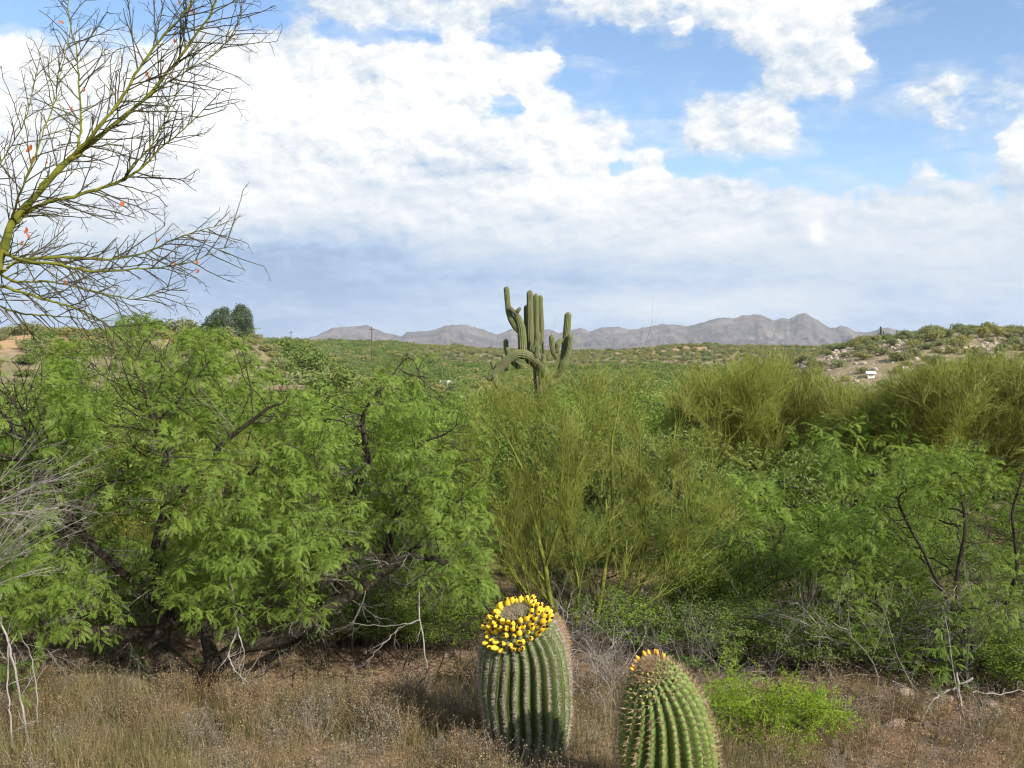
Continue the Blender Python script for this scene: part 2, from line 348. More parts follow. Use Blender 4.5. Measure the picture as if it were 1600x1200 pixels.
# ------------------------------------------------------------------ terrain
RIDGE = np.array([(-2500,520),(-400,530),(0,535),(380,536),(440,539),(480,541),(560,541),(640,541),(700,544),(780,548),(860,551),(940,551),(1000,548),(1050,541),(1085,540),(1130,542),(1180,544),(1240,545),(1290,543),(1420,543),(1600,545),(2600,535),(4500,530)], float)
RH = np.array([(1180,620),(1225,577),(1262,560),(1290,551),(1330,541),(1370,535),(1410,529),(1450,524),(1500,520),(1560,519),(1600,521),(1700,520),(2300,515),(4500,525)], float)
LH = np.array([(-4500,525),(-1500,515),(-300,522),(0,523),(50,521),(110,524),(200,526),(300,527),(350,531),(390,537),(420,542),(455,550),(490,556),(560,575),(700,620)], float)
def terrain(x, y):
    x = np.asarray(x, float); y = np.asarray(y, float)
    r = np.hypot(x, y); az = np.arctan2(x, y); ca = np.maximum(np.cos(az), .25)
    px = 800+F*np.tan(np.clip(az, -1.2, 1.2))
    px = np.where(np.abs(az) > 1.2, np.sign(az)*5000, px)
    base = np.interp(r, [0,8.5,11,15,25,40,80,150,250,340], [0,0,-.15,-.55,-1.5,-3.0,-5.6,-8.4,-9.6,-9.2])
    rz = EYE+(HOR-np.interp(px, RIDGE[:,0], RIDGE[:,1]))/F*680*ca
    far = np.where(r > 340, -9.2+(rz+9.2)*sst(r, 330, 690), base)
    far = np.where(r > 690, rz+(-45-rz)*sst(r, 720, 2600), far)
    z = np.where(r > 340, far, base)
    back = sst(-y, 5, 60)*2.0; z = z+back
    hz = EYE+(HOR-np.interp(px, RH[:,0], RH[:,1]))/F*250*ca
    wgt = np.where(r < 250, sst(r, 150, 250), 1-sst(r, 258, 400))*sst(px, 1175, 1260)
    z = z+(np.maximum(hz, z)-z)*wgt
    lz = EYE+(HOR-np.interp(px, LH[:,0], LH[:,1]))/F*175*ca
    wgt2 = np.where(r < 175, sst(r, 85, 175), 1-sst(r, 182, 300))*(1-sst(px, 400, 640))
    z = z+(np.maximum(lz, z)-z)*wgt2
    amp = np.interp(r, [0,8,20,60,150,600,3000], [.05,.07,.22,.5,.9,2.6,8])
    sc = np.interp(r, [0,20,60,200], [1,1,1,1])
    z = z+(fbm(x*.55, y*.55, 3, 5)-.5)*np.interp(r, [0,10,30,60],[.10,.16,.3,.0])*1.0
    z = z+(fbm(x*.045, y*.045, 4, 9)-.5)*np.interp(r, [0,12,40,200,600,1500],[0,.0,.6,2.0,4.5,8])*.8
    return z
def tz(x, y): return float(terrain(np.array([x]), np.array([y]))[0])
def soil(x, y):
    r = np.hypot(x, y); az = np.arctan2(x, y); px = np.where(np.abs(az) < 1.2, 800+F*np.tan(np.clip(az, -1.2, 1.2)), 5000*np.sign(az))
    a = sst(r, 14, 50)
    rh = sst(px, 1190, 1260)*sst(r, 150, 185)*(1-sst(r, 300, 420)); lh = (1-sst(px, 400, 470))*sst(r, 105, 135)*(1-sst(r, 220, 300))
    ri = sst(r, 400, 520)*(.25+.75*sst(px, 560, 980))
    b = np.clip(np.maximum.reduce([rh, lh*.8, ri]), 0, 1)
    o = np.maximum.reduce([sst(px, -100, 10)*(1-sst(px, 125, 165))*sst(r, 146, 156)*(1-sst(r, 174, 180)),
        sst(px, 230, 280)*(1-sst(px, 310, 330))*sst(r, 150, 160)*(1-sst(r, 176, 180)),
        sst(px, 940, 990)*(1-sst(px, 1085, 1110))*sst(r, 560, 580)*(1-sst(r, 640, 655)),
        .7*sst(px, 700, 850)*(1-sst(px, 1010, 1040))*sst(r, 640, 665)])
    return np.stack([a, b, np.clip(o, 0, 1), np.ones_like(a)], -1)

def build_ground():
    azs = np.concatenate([np.linspace(-math.pi, -R(36), 60)[:-1], np.linspace(-R(36), R(36), 560), np.linspace(R(36), math.pi, 60)[1:]])
    rs = np.concatenate([[0.0], np.geomspace(.8, 60, 90), np.linspace(62, 800, 190), np.geomspace(830, 22000, 26)])
    A, Q = np.meshgrid(azs, rs, indexing='ij'); X = Q*np.sin(A); Y = Q*np.cos(A); Z = terrain(X, Y)
    Z = np.where(Q > 2600, -45, Z)
    na, nr = A.shape; V = np.stack([X, Y, Z], -1).reshape(-1, 3)
    i = np.arange(na-1)[:, None]*nr; j = np.arange(nr-1)[None]
    q = np.stack([i+j, i+j+1, i+nr+j+1, i+nr+j], -1).reshape(-1, 4)
    mb = MB(); mb.add(V, None, q); me = mb.mesh('ground')
    ca = me.color_attributes.new('soil', 'FLOAT_COLOR', 'POINT'); s = soil(X.ravel(), Y.ravel())
    if len(me.vertices) == len(s): ca.data.foreach_set('color', s.astype(np.float32).ravel())
    tag(link('ground', me, M['ground']), kind='structure')
build_ground()

MT = np.array([(250,549),(395,546),(450,538),(478,530),(494,525),(520,513),(535,511),(550,511),(572,508),(586,515),(605,521),(628,526),(634,520),(658,519),(680,516),(695,510),(708,508),(730,508),(752,515),(778,524),(790,519),(800,515),(812,520),(826,526),(842,518),(856,515),(874,521),(890,518),(906,513),(922,518),(940,513),(966,511),(981,516),(996,514),(1015,510),(1036,507),(1060,509),(1075,511),(1099,504),(1123,497),(1145,498),(1160,493),(1187,492),(1196,496),(1208,502),(1219,498),(1227,498),(1232,500),(1245,492),(1257,490),(1270,497),(1296,513),(1303,513),(1313,510),(1322,511),(1337,519),(1352,520),(1366,518),(1377,513),(1390,512),(1407,519),(1427,524),(1480,535),(1560,543),(1700,547)], float)
def build_mountains():
    xs = np.linspace(230, 1720, 760); rs = np.linspace(0, 1, 70)
    az = np.arctan((xs-800)/F)
    A, T = np.meshgrid(az, rs, indexing='ij'); Xp = np.meshgrid(xs, rs, indexing='ij')[0]
    rr = 5200+T*3600
    # spurs: the crest line is read at a sideways shifted place the nearer the foot is
    sh = (fbm(Xp/70, T*3, 4, 31)-.5)*150*(1-T/.62).clip(0, 1)
    prof = (HOR+2-np.interp(Xp+sh, MT[:,0], MT[:,1]))/F
    crest = np.interp(T, [0,.1,.25,.4,.52,.62,.8,1], [0,.14,.36,.58,.82,1,.7,.2])
    h = prof*rr*np.cos(A)*crest
    rg = ridged(Xp/46+T*1.2, T*4.6, 6, 77)
    env = np.clip((1-T/.62)*2.4, 0, 1)*np.clip(T*7, 0, 1)
    h = h*(1-.62*env*(1-rg)**.8*1.3)+env*34*(rg-.55)
    h = h+(ridged(Xp/9, T*22, 4, 12)-.6)*16*np.clip(T*5, 0, 1)
    Z = EYE-6+h; Z = np.where(T < .02, -46, Z)
    X = rr*np.sin(A); Y = rr*np.cos(A)
    na, nr = A.shape; V = np.stack([X, Y, Z], -1).reshape(-1, 3)
    i = np.arange(na-1)[:, None]*nr; j = np.arange(nr-1)[None]
    q = np.stack([i+j, i+j+1, i+nr+j+1, i+nr+j], -1).reshape(-1, 4)
    mb = MB(); mb.add(V, None, q)
    tag(mb.build('mountains', M['mtn']), kind='structure')
build_mountains()

def build_haze():
    mb = MB(); a = 9600; z0, z1 = -75.0, 470.0
    V = [(x, y, z) for z in (z0, z1) for y in (-1500, 10500) for x in (-a, a)]
    mb.add(V, None, [(0,2,3,1), (4,5,7,6), (0,1,5,4), (2,6,7,3), (0,4,6,2), (1,3,7,5)])
    m = bpy.data.materials.new('air_haze'); m.use_nodes = True; m.node_tree.nodes.clear(); g = NT(m.node_tree)
    v = g.n('ShaderNodeVolumePrincipled'); v.inputs['Color'].default_value = (.80, .88, 1, 1); v.inputs['Density'].default_value = 5.5e-5
    v.inputs['Anisotropy'].default_value = 0
    o = g.n('ShaderNodeOutputMaterial'); g.nt.links.new(v.outputs[0], o.inputs['Volume'])
    tag(mb.build('haze', m, smooth=False), kind='stuff')
build_haze()

# ------------------------------------------------------------------ plant machinery
def nrm(v):
    return v/(np.linalg.norm(v, axis=-1, keepdims=True)+1e-9)
def skeleton(lines, step=.1):
    """lines: list of [(px,py,D,radius)...]; each line starts from the node nearest to its first point"""
    pos = []; par = []; rad = []
    for L in lines:
        P = [np.append(W(a, b, c), d) for a, b, c, d in L]
        pts = [P[0]]
        for a, b in zip(P[:-1], P[1:]):
            n = max(1, int(np.linalg.norm(b[:3]-a[:3])/step))
            for i in range(1, n+1): pts.append(a+(b-a)*i/n)
        if pos:
            d = np.linalg.norm(np.array(pos)-pts[0][:3], axis=1); last = int(np.argmin(d))
        else: last = -1
        for k, p in enumerate(pts):
            if k == 0 and last >= 0: continue
            pos.append(p[:3]+rng.normal(0, step*.07, 3)); par.append(last); rad.append(p[3]); last = len(pos)-1
    return pos, par, rad
def colonize(pos, par, rad, attr, step, infl, kill, iters, g, up=.1, jit=.25):
    pos = [np.array(p) for p in pos]; par = list(par); rad = list(rad)
    na = len(attr); nd = np.full(na, 1e9); ni = np.zeros(na, int); alive = np.ones(na, bool)
    def upd(s):
        N = np.array(pos[s:]); idx = np.where(alive)[0]
        if not len(idx) or not len(N): return
        for c in range(0, len(N), 800):
            d = np.linalg.norm(attr[idx][:, None]-N[None, c:c+800], axis=2); m = d.argmin(1); dm = d[np.arange(len(idx)), m]
            b = dm < nd[idx]; nd[idx[b]] = dm[b]; ni[idx[b]] = s+c+m[b]
    upd(0)
    for it in range(iters):
        alive &= nd > kill
        act = np.where(alive & (nd < infl))[0]
        if not len(act): break
        P = np.array(pos); S = np.zeros_like(P)
        np.add.at(S, ni[act], nrm(attr[act]-P[ni[act]]))
        ids = np.unique(ni[act]); s = len(pos)
        dirs = nrm(nrm(S[ids])+g.normal(0, jit, (len(ids), 3))+np.array([0, 0, up]))
        for k, i in enumerate(ids):
            pos.append(P[i]+dirs[k]*step); par.append(int(i)); rad.append(0)
        upd(s)
        # attractors that hold a node without being reached are dropped, or it would sprout for ever
        if it % 6 == 5:
            pa = np.array(par); cnt = np.bincount(pa[pa >= 0], minlength=len(pos)); alive &= cnt[ni] <= 7
    return np.array(pos), np.array(par), np.array(rad)
def radii(par, rad, tip, p=2.3):
    n = len(par); r = np.zeros(n); acc = np.zeros(n)
    for i in range(n-1, -1, -1):
        r[i] = rad[i] if rad[i] > 0 else (acc[i]**(1/p) if acc[i] > 0 else tip)
        if par[i] >= 0: acc[par[i]] += r[i]**p
    return r
def mesh_tree(pos, par, r, mb_big, mb_small=None, thr=0.0, sides=(7, 5, 3)):
    n = len(par); ch = [[] for _ in range(n)]
    for i in range(n):
        if par[i] >= 0: ch[par[i]].append(i)
    roots = [(i, None) for i in range(n) if par[i] < 0]
    while roots:
        i, p0 = roots.pop(); L = [i] if p0 is None else [p0, i]; cur = i
        while ch[cur]:
            c = sorted(ch[cur], key=lambda k: -r[k]); nx = c[0]
            for k in c[1:]: roots.append((k, cur))
            L.append(nx); cur = nx
        P = pos[L]; rr = r[L].copy()
        if p0 is not None: rr[0] = rr[1]
        if len(L) < 2: continue
        if len(L) > 4:
            P = P.copy(); P[1:-1] = P[1:-1]*.5+.25*(P[:-2]+P[2:])
        big = rr.max(); k = sides[0] if big > .03 else sides[1] if big > .012 else sides[2]
        (mb_small if (mb_small is not None and big < thr) else mb_big).tube(P, rr, k)
def recurse(mb, p, d, L, r, lev, prm, g, tips=None):
    """long springy branches: prm[lev] = (children, angle, length ratio, radius ratio, wobble, up pull, sides, segments)"""
    nch, ang, lr, rr, wob, up, k, seg = prm[lev]
    P = [np.array(p, float)]; dd = nrm(np.array(d, float)); D_ = [dd]
    for i in range(seg):
        dd = nrm(dd+g.normal(0, wob, 3)+np.array([0, 0, up])); P.append(P[-1]+dd*L/seg); D_.append(dd)
    P = np.array(P); rad = np.linspace(r, r*rr*.9 if lev+1 < len(prm) else r*.45, seg+1)
    mb[min(lev, len(mb)-1)].tube(P, rad, k)
    if lev+1 >= len(prm):
        if tips is not None: tips.append((P[-1], dd))
        return
    for c in range(nch):
        t = (.15+.85*(c+g.uniform(.1, .9))/nch)*seg; i = min(int(t), seg-1); f = t-i
        q = P[i]*(1-f)+P[i+1]*f; a = D_[i+1]
        o = nrm(np.cross(a, g.normal(0, 1, 3))); an = ang*g.uniform(.6, 1.35)
        nd = nrm(a*math.cos(an)+o*math.sin(an))
        recurse(mb, q, nd, L*lr*g.uniform(.6, 1.2)*(1.15-.5*t/seg), (rad[i]*(1-f)+rad[i+1]*f)*rr, lev+1, prm, g, tips)
    if tips is not None and lev+2 >= len(prm): tips.append((P[-1], dd))

# ---- small instanced pieces: leaf sprays, twig brooms, grass tufts
def orient(V, fwd, up=(0, 0, 1), at=(0, 0, 0)):
    f = nrm(np.array(fwd, float)); s = nrm(np.cross(f, np.array(up, float))); u = np.cross(s, f)
    return V[:, 0:1]*f+V[:, 1:2]*s+V[:, 2:3]*u+np.array(at)
def leaf_spray(name, m, g, nleaf=6, pinna=.095, leaflet=.0145, lw=.0066, pairs=10, twig=.13):
    """a short twig with drooping feather leaves, each a pair of pinnae set with narrow leaflets"""
    mb = MB()
    tw = np.array([[0, 0, 0], [twig*.5, .01, .012], [twig, 0, .0]]); mb.tube(tw, [.0022, .0018, .0012], 3)
    for i in range(nleaf):
        b = np.array([twig*(.1+.9*i/(nleaf-1)), 0, .005]); yaw = g.uniform(-1.9, 1.9) if i < nleaf-1 else g.uniform(-.4, .4)
        if abs(yaw) < .5 and i < nleaf-1: yaw += .9*(1 if i % 2 else -1)
        pt = b+np.array([math.cos(yaw), math.sin(yaw), g.uniform(-.25, .35)])*.022
        for sgn in ((-1, 1) if g.random() < .8 else (0,)):
            y2 = yaw+sgn*g.uniform(.25, .45); L = pinna*g.uniform(.75, 1.2); dr0 = g.uniform(-.35, .25); dr = g.uniform(.5, 1.3)
            roll = g.uniform(-.5, .5)
            n = pairs; c = []; p = pt.copy(); d0 = dr0
            for k in range(n+1):
                c.append(p.copy()); d0 -= dr/n; p = p+np.array([math.cos(y2)*math.cos(d0), math.sin(y2)*math.cos(d0), math.sin(d0)])*L/n
            c = np.array(c); T = nrm(np.gradient(c, axis=0)); side = nrm(np.cross(T, [0, 0, 1]))
            upv = np.cross(side, T); side2 = side*math.cos(roll)+upv*math.sin(roll)
            for k in range(n):
                e = math.sin(math.pi*(k+1.2)/(n+1.6))**.5
                for s_ in (-1, 1):
                    o = c[k]+T[k]*L/n*.3; dirv = nrm(side2[k]*s_+T[k]*.55); tip = o+dirv*leaflet*e*g.uniform(.85, 1.15)
                    w_ = T[k]*lw*.5; mid = (o+tip)/2
                    mb.add([o, mid-w_, tip, mid+w_], None, [(0, 1, 2, 3)])
    me = mb.mesh(name, False); me.materials.append(m); return me
def small_leaf_spray(name, m, g, n=34, L=.20, ll=.018, lw=.010):
    mb = MB(); mb.tube(np.array([[0, 0, 0], [L*.5, .01, .01], [L, 0, .02]]), [.002, .0016, .001], 3)
    for s in range(5):
        a = g.uniform(-1.2, 1.2); b = g.uniform(-.7, .7); st = np.array([L*(.15+.17*s), 0, .01]); d = nrm(np.array([math.cos(a), math.sin(a), b]))*L*.45
        mb.tube(np.array([st, st+d]), [.0014, .001], 3)
        for i in range(n//5):
            p = st+d*g.uniform(.1, 1); f = nrm(g.normal(0, 1, 3)+np.array([0, 0, .4])); w_ = nrm(np.cross(f, g.normal(0, 1, 3)))*lw*.5; l_ = ll*g.uniform(.7, 1.3)
            mb.add([p, p+f*l_*.5-w_, p+f*l_, p+f*l_*.5+w_], None, [(0, 1, 2, 3)])
    me = mb.mesh(name, False); me.materials.append(m); return me
def broom(name, m, g, n=11, L=.42, r=.0024, spread=.46, sub=4):
    """ascending bundle of thin green twigs"""
    mb = MB()
    for i in range(n):
        d = nrm(np.array([g.normal(0, spread), g.normal(0, spread), 1])); st = np.array([g.normal(0, .02), g.normal(0, .02), g.uniform(-.05, .12)])
        l = L*g.uniform(.55, 1.15); c = [st]; dd = d
        for k in range(4): dd = nrm(dd+g.normal(0, .15, 3)+np.array([0, 0, .05])); c.append(c[-1]+dd*l/4)
        c = np.array(c); mb.tube(c, np.linspace(r, r*.5, 5), 3, False)
        for s in range(sub):
            k = g.integers(1, 4); o = c[k]; e = nrm(dd+g.normal(0, .55, 3)); q = o+e*l*g.uniform(.15, .4)
            mb.tube(np.array([o, (o+q)/2+g.normal(0, .004, 3), q]), [r*.7, r*.6, r*.4], 3, False)
        for s in range(5):           # tiny leaves and old flower bits along the twigs
            o = c[g.integers(1, 5)]+g.normal(0, .008, 3); f = nrm(g.normal(0, 1, 3))*.010; w_ = nrm(np.cross(f, g.normal(0, 1, 3)))*.0028
            mb.add([o, o+f*.5-w_, o+f, o+f*.5+w_], None, [(0, 1, 2, 3)])
    me = mb.mesh(name, False); me.materials.append(m); return me
def tuft(name, m, g, n=46, H=.30, w=.0028, sp=.09, lean=.55, seeds=0):
    mb = MB()
    for i in range(n):
        o = np.array([g.normal(0, sp), g.normal(0, sp), 0]); a = g.uniform(0, 2*math.pi); ln = g.uniform(.05, lean)
        h = H*g.uniform(.45, 1.15); d = np.array([math.cos(a), math.sin(a), 0]); s = np.array([-math.sin(a+g.uniform(-1, 1)), math.cos(a), 0])*w*.5
        p1 = o+np.array([0, 0, h*.45])+d*h*.25*ln; p2 = o+np.array([0, 0, h*(1-.25*ln)])+d*h*ln*1.1
        mb.add([o-s, o+s, p1+s*.8, p1-s*.8, p2], [(3, 2, 4)], [(0, 1, 2, 3)])
        for k in range(seeds):
            q = p1+(p2-p1)*g.uniform(.3, 1)+g.normal(0, .008, 3); f = nrm(g.normal(0, 1, 3))*.008; w_ = nrm(np.cross(f, g.normal(0, 1, 3)))*.0035
            mb.add([q, q+f*.5-w_, q+f, q+f*.5+w_], None, [(0, 1, 2, 3)])
    me = mb.mesh(name, False); me.materials.append(m); return me
def weed(name, m, g, H=.30):
    mb = MB()
    for i in range(9):
        a = g.uniform(0, 6.28); d = nrm(np.array([math.cos(a)*.6, math.sin(a)*.6, 1])); prm = [(6, .7, .5, .7, .12, .05, 3, 4), (3, .7, .5, .7, .15, .05, 3, 2)]
        tips = []; recurse([mb], (0, 0, 0), d, H*g.uniform(.6, 1.1), .0018, 0, prm, g, tips)
        for t, dd in tips:
            for k in range(3):
                q = t+g.normal(0, .009, 3); f = nrm(g.normal(0, 1, 3))*.009; w_ = nrm(np.cross(f, g.normal(0, 1, 3)))*.004
                mb.add([q, q+f*.5-w_, q+f, q+f*.5+w_], None, [(0, 1, 2, 3)])
    me = mb.mesh(name, False); me.materials.append(m); return me

def gn_scatter(o, srcs):
    """instances of the source meshes on the vertices of o; rotation, size and choice are vertex attributes"""
    key = 'scatter_'+'_'.join(s.name for s in srcs)
    ng = bpy.data.node_groups.get(key)
    if ng is None:
        ng = bpy.data.node_groups.new(key, 'GeometryNodeTree')
        ng.interface.new_socket('Geometry', in_out='INPUT', socket_type='NodeSocketGeometry'); ng.interface.new_socket('Geometry', in_out='OUTPUT', socket_type='NodeSocketGeometry')
        N = ng.nodes.new; L = ng.links.new
        gi = N('NodeGroupInput'); go = N('NodeGroupOutput'); iop = N('GeometryNodeInstanceOnPoints'); j = N('GeometryNodeJoinGeometry')
        for s in reversed(srcs):
            oi = N('GeometryNodeObjectInfo'); oi.inputs['Object'].default_value = s; oi.inputs['As Instance'].default_value = True; L(oi.outputs['Geometry'], j.inputs[0])
        L(gi.outputs[0], iop.inputs['Points']); L(j.outputs[0], iop.inputs['Instance'])
        iop.inputs['Pick Instance'].default_value = True
        def at(nm, dt):
            a = N('GeometryNodeInputNamedAttribute'); a.data_type = dt; a.inputs['Name'].default_value = nm; return a.outputs['Attribute']
        L(at('pick', 'INT'), iop.inputs['Instance Index']); L(at('rot', 'FLOAT_VECTOR'), iop.inputs['Rotation']); L(at('size', 'FLOAT_VECTOR'), iop.inputs['Scale'])
        L(iop.outputs[0], go.inputs[0])
    md = o.modifiers.new('scatter', 'NODES'); md.node_group = ng
def points_obj(name, P, rot, size, nsrc, g, srcs, parent=None, kind='stuff'):
    P = np.asarray(P, float)
    if parent is not None: P = P-np.array(parent.location)
    me = bpy.data.meshes.new(name); n = len(P); me.vertices.add(n); me.vertices.foreach_set('co', P.astype(np.float32).ravel())
    a = me.attributes.new('rot', 'FLOAT_VECTOR', 'POINT'); a.data.foreach_set('vector', np.asarray(rot, np.float32).ravel())
    size = np.asarray(size, float); size = np.repeat(size[:, None], 3, 1) if size.ndim == 1 else size
    a = me.attributes.new('size', 'FLOAT_VECTOR', 'POINT'); a.data.foreach_set('vector', size.astype(np.float32).ravel())
    a = me.attributes.new('pick', 'INT', 'POINT'); a.data.foreach_set('value', g.integers(0, nsrc, n).astype(np.int32))
    o = bpy.data.objects.new(name, me); C.objects.link(o)
    if parent is not None: o.parent = parent
    if kind: o['kind'] = kind
    gn_scatter(o, srcs); return o
def src(me): return bpy.data.objects.new(me.name, me)      # kept out of the scene: geometry nodes read it

gs = np.random.default_rng(11)
SPRAY = [src(leaf_spray('mesquite_spray', M['mesq'], gs)) for _ in range(5)]
SPRAY_D = [src(leaf_spray('dark_mesquite_spray', M['mesq_dark'], gs, 5, .065, .012, .0065, 7, .10)) for _ in range(4)]
BROOM = [src(broom('paloverde_broom', M['pv_twig'], gs)) for _ in range(5)]
BROOM_M = [src(broom('far_paloverde_broom', M['pv_mid'], gs, 20, .6, .0030, .42, 4)) for _ in range(4)]
SHRUB = [src(small_leaf_spray('shrub_spray', M['shrub'], gs)) for _ in range(4)]
TUFT = [src(tuft('grass_tuft', M['straw'], gs, seeds=1)) for _ in range(3)]+[src(tuft('olive_tuft', M['straw2'], gs, 40, .34)) for _ in range(1)]+[src(tuft('low_tuft', M['straw'], gs, 50, .16, .003, .12, 1.2)) for _ in range(2)]
M['greyweed'] = leafmat('grey_weed', (.14, .115, .085), (.30, .26, .21), None, .2, .03, 3.0)
WEED = [src(weed('weed_plant', M['weed'], gs)) for _ in range(4)]+[src(weed('grey_weed_plant', M['greyweed'], gs, .26)) for _ in range(3)]

def in_poly(px, py, poly):
    poly = np.array(poly, float); c = np.zeros(len(px), bool); j = len(poly)-1
    for i in range(len(poly)):
        xi, yi = poly[i]; xj, yj = poly[j]
        c ^= ((yi > py) != (yj > py)) & (px < (xj-xi)*(py-yi)/(yj-yi+1e-9)+xi); j = i
    return c
def attractors(poly, D0, D1, n, g, shell=.0, gapscale=0.0):
    """points filling a crown: its outline as seen from the front, its depth round like a real crown"""
    poly = np.array(poly, float); x0, y0 = poly.min(0); x1, y1 = poly.max(0); out = []; Dm = (D0+D1)/2; hD = (D1-D0)/2
    while len(out) < n:
        px = g.uniform(x0, x1, n*2); py = g.uniform(y0, y1, n*2); ok = in_poly(px, py, poly); px = px[ok]; py = py[ok]
        cx, cy_ = (x0+x1)/2, (y0+y1)/2
        e = np.clip(1-((px-cx)/((x1-x0)*.56))**2-np.clip((cy_-py)/((y1-y0)*.54), 0, 1)**2, .06, 1)**.5
        D = Dm+g.uniform(-1, 1, len(px))*hD*e
        for a, b, d in zip(px, py, D):
            p = W(a, b, d); p[2] = max(p[2], tz(p[0], p[1])+.05) if b > 1000 else p[2]
            if gapscale and vnoise(p[0]*gapscale+p[1]*.7, p[2]*gapscale+p[1]*gapscale*.6, 3) < .37: continue
            out.append(p)
    return np.array(out[:n])
def leafy(par, pos, r, thr, g, per, sc, tree, name, srcs, tilt=.6, outward=None):
    """leaf sprays on the thin twigs, pointing roughly along them"""
    n = len(par); haschild = np.bincount(par[par >= 0], minlength=n)
    pr = np.where(par >= 0, par, 0); d = nrm(pos-pos[pr])
    w = np.where(r < thr, 1, 0)*np.where(haschild == 0, per*1.1, per*.55)
    cl = fbm(pos[:, 0]*2.6+pos[:, 1]*1.3, pos[:, 2]*2.6-pos[:, 1]*1.1, 3, 77); cl2 = vnoise(pos[:, 0]*7+pos[:, 1]*3, pos[:, 2]*7-pos[:, 1]*2, 5); w = w*(.04+1.5*sst(cl, .42, .58))*(.35+1.1*sst(cl2, .3, .6))
    cnt = np.floor(w+g.random(n)).astype(int); idx = np.repeat(np.arange(n), cnt)
    idx = idx[(r[idx] < thr)]
    P = pos[idx]+g.normal(0, .02, (len(idx), 3))
    yaw = np.arctan2(d[idx, 1], d[idx, 0])+g.normal(0, .9, len(idx)); pit = -np.arcsin(np.clip(d[idx, 2], -1, 1))*.5+g.normal(0, tilt*.6, len(idx))
    rot = np.stack([g.normal(0, tilt*.6, len(idx)), pit, yaw], -1)
    return points_obj(name, P, rot, sc*g.uniform(.75, 1.2, len(idx)), len(srcs), g, srcs, tree)

def mesquite(name, label, lines, poly, D, natt, seed, srcs=SPRAY, step=.07, per=1.0, sc=1.0, group=None, tip=.0022, bark='bark', extra=None, thr=.008):
    g = np.random.default_rng(seed)
    pos, par, rad = skeleton(lines, step)
    base = pos[0]; t = thing(name, label, 'tree', base, group)
    A = attractors(poly, D[0], D[1], natt, g, gapscale=1.6)
    if extra is not None: A = np.vstack([A]+[attractors(p, a, b, n, g) for p, a, b, n in extra])
    pos, par, rad = colonize(pos, par, rad, A, step, .75, step*1.5, 60, g)
    r = radii(par, rad, tip); big, small = MB(), MB()
    print('TREE', len(A), len(pos), 'tips', (np.bincount(par[par>=0],minlength=len(par))==0).sum(), 'thin', (r<thr).sum())
    mesh_tree(pos, par, r, big, small, .014)
    bare = MB(); fat = np.where((r > .016) & (pos[:, 2] > .35))[0]
    for i in g.choice(fat, min(len(fat), 230)):
        recurse([bare], pos[i], nrm(g.normal(0, 1, 3)+np.array([0, -.3, -.1])), g.uniform(.12, .5), .0042, 0, [(5, .7, .6, .6, .16, -.03, 4, 6), (3, .7, .6, .6, .18, 0, 3, 4), (2, .7, .6, .6, .18, 0, 3, 3)], g)
    child('trunk', big, M[bark], t); child('twigs', small, M['twig'], t, kind='stuff'); child('bare_twigs', bare, M['dead_dark'], t, kind='stuff')
    leafy(par, pos, r, thr, g, per, sc, t, 'crown', srcs)
    return t

# ------------------------------------------------------------------ the two big mesquites on the left
mesquite('mesquite_tree', 'big spreading green mesquite at left with a thick forked trunk rising out of dry grass',
  [[(325,1100,7.5,.105),(300,1065,7.5,.09),(270,1035,7.55,.085),(245,1010,7.6,.08),(262,960,7.7,.07),(250,900,7.75,.065),(245,860,7.8,.06),(262,790,7.8,.05),(255,700,7.7,.035),(235,640,7.7,.025)],
   [(262,1022,7.55,.06),(215,992,7.5,.055),(165,985,7.4,.05),(120,992,7.3,.045),(70,1012,7.2,.035),(20,1000,7.1,.025),(-60,960,7.0,.015)],
   [(310,1075,7.5,.075),(335,1045,7.4,.07),(370,1010,7.35,.062),(430,1003,7.3,.058),(468,985,7.3,.055),(500,958,7.3,.052),(556,925,7.35,.047),(600,895,7.4,.04),(640,865,7.4,.03),(700,880,7.4,.02),(752,905,7.4,.012)],
   [(335,1045,7.4,.06),(322,990,7.7,.05),(335,920,7.9,.045),(380,860,8.1,.04),(350,760,8.1,.03)],
   [(262,960,7.7,.04),(215,915,7.6,.035),(150,860,7.6,.03),(90,780,7.6,.02),(60,700,7.6,.015)],
   [(262,800,7.8,.04),(310,745,7.5,.03),(350,690,7.4,.022),(430,630,7.3,.010)],
   [(380,860,8.1,.03),(365,800,7.4,.024),(385,745,7.2,.018),(440,690,7.0,.010)],
   [(468,985,7.3,.03),(470,900,7.4,.024),(482,840,7.4,.02),(500,760,7.5,.014)],
   [(70,1012,7.2,.02),(60,930,7.1,.016),(30,850,7.0,.012)]],
  [(-260,545),(-60,540),(0,548),(60,542),(105,540),(140,522),(200,498),(250,508),(300,520),(340,512),(385,528),(410,570),(455,610),(490,640),(520,720),(480,800),(450,850),(430,900),(360,935),(280,930),(200,960),(120,965),(60,985),(0,960),(-120,960),(-260,900)],
  (6.4, 9.4), 9500, 21, sc=.84, per=1.25, extra=[([(-40,900),(60,900),(90,960),(60,1090),(0,1110),(-40,1090)], 6.6, 7.4, 260), ([(-60,880),(150,880),(190,930),(170,990),(60,1010),(-60,1040)], 6.5, 7.3, 420), ([(230,870),(400,860),(440,900),(400,960),(330,955),(280,965),(240,930)], 6.6, 7.3, 320), ([(390,800),(580,800),(570,860),(520,900),(470,920),(440,960),(405,940)], 6.5, 7.5, 480), ([(600,860),(760,860),(770,930),(690,925),(640,915)], 6.5, 7.2, 220), ([(150,500),(200,488),(245,500),(240,530),(150,530)], 7.4, 8.2, 100)])
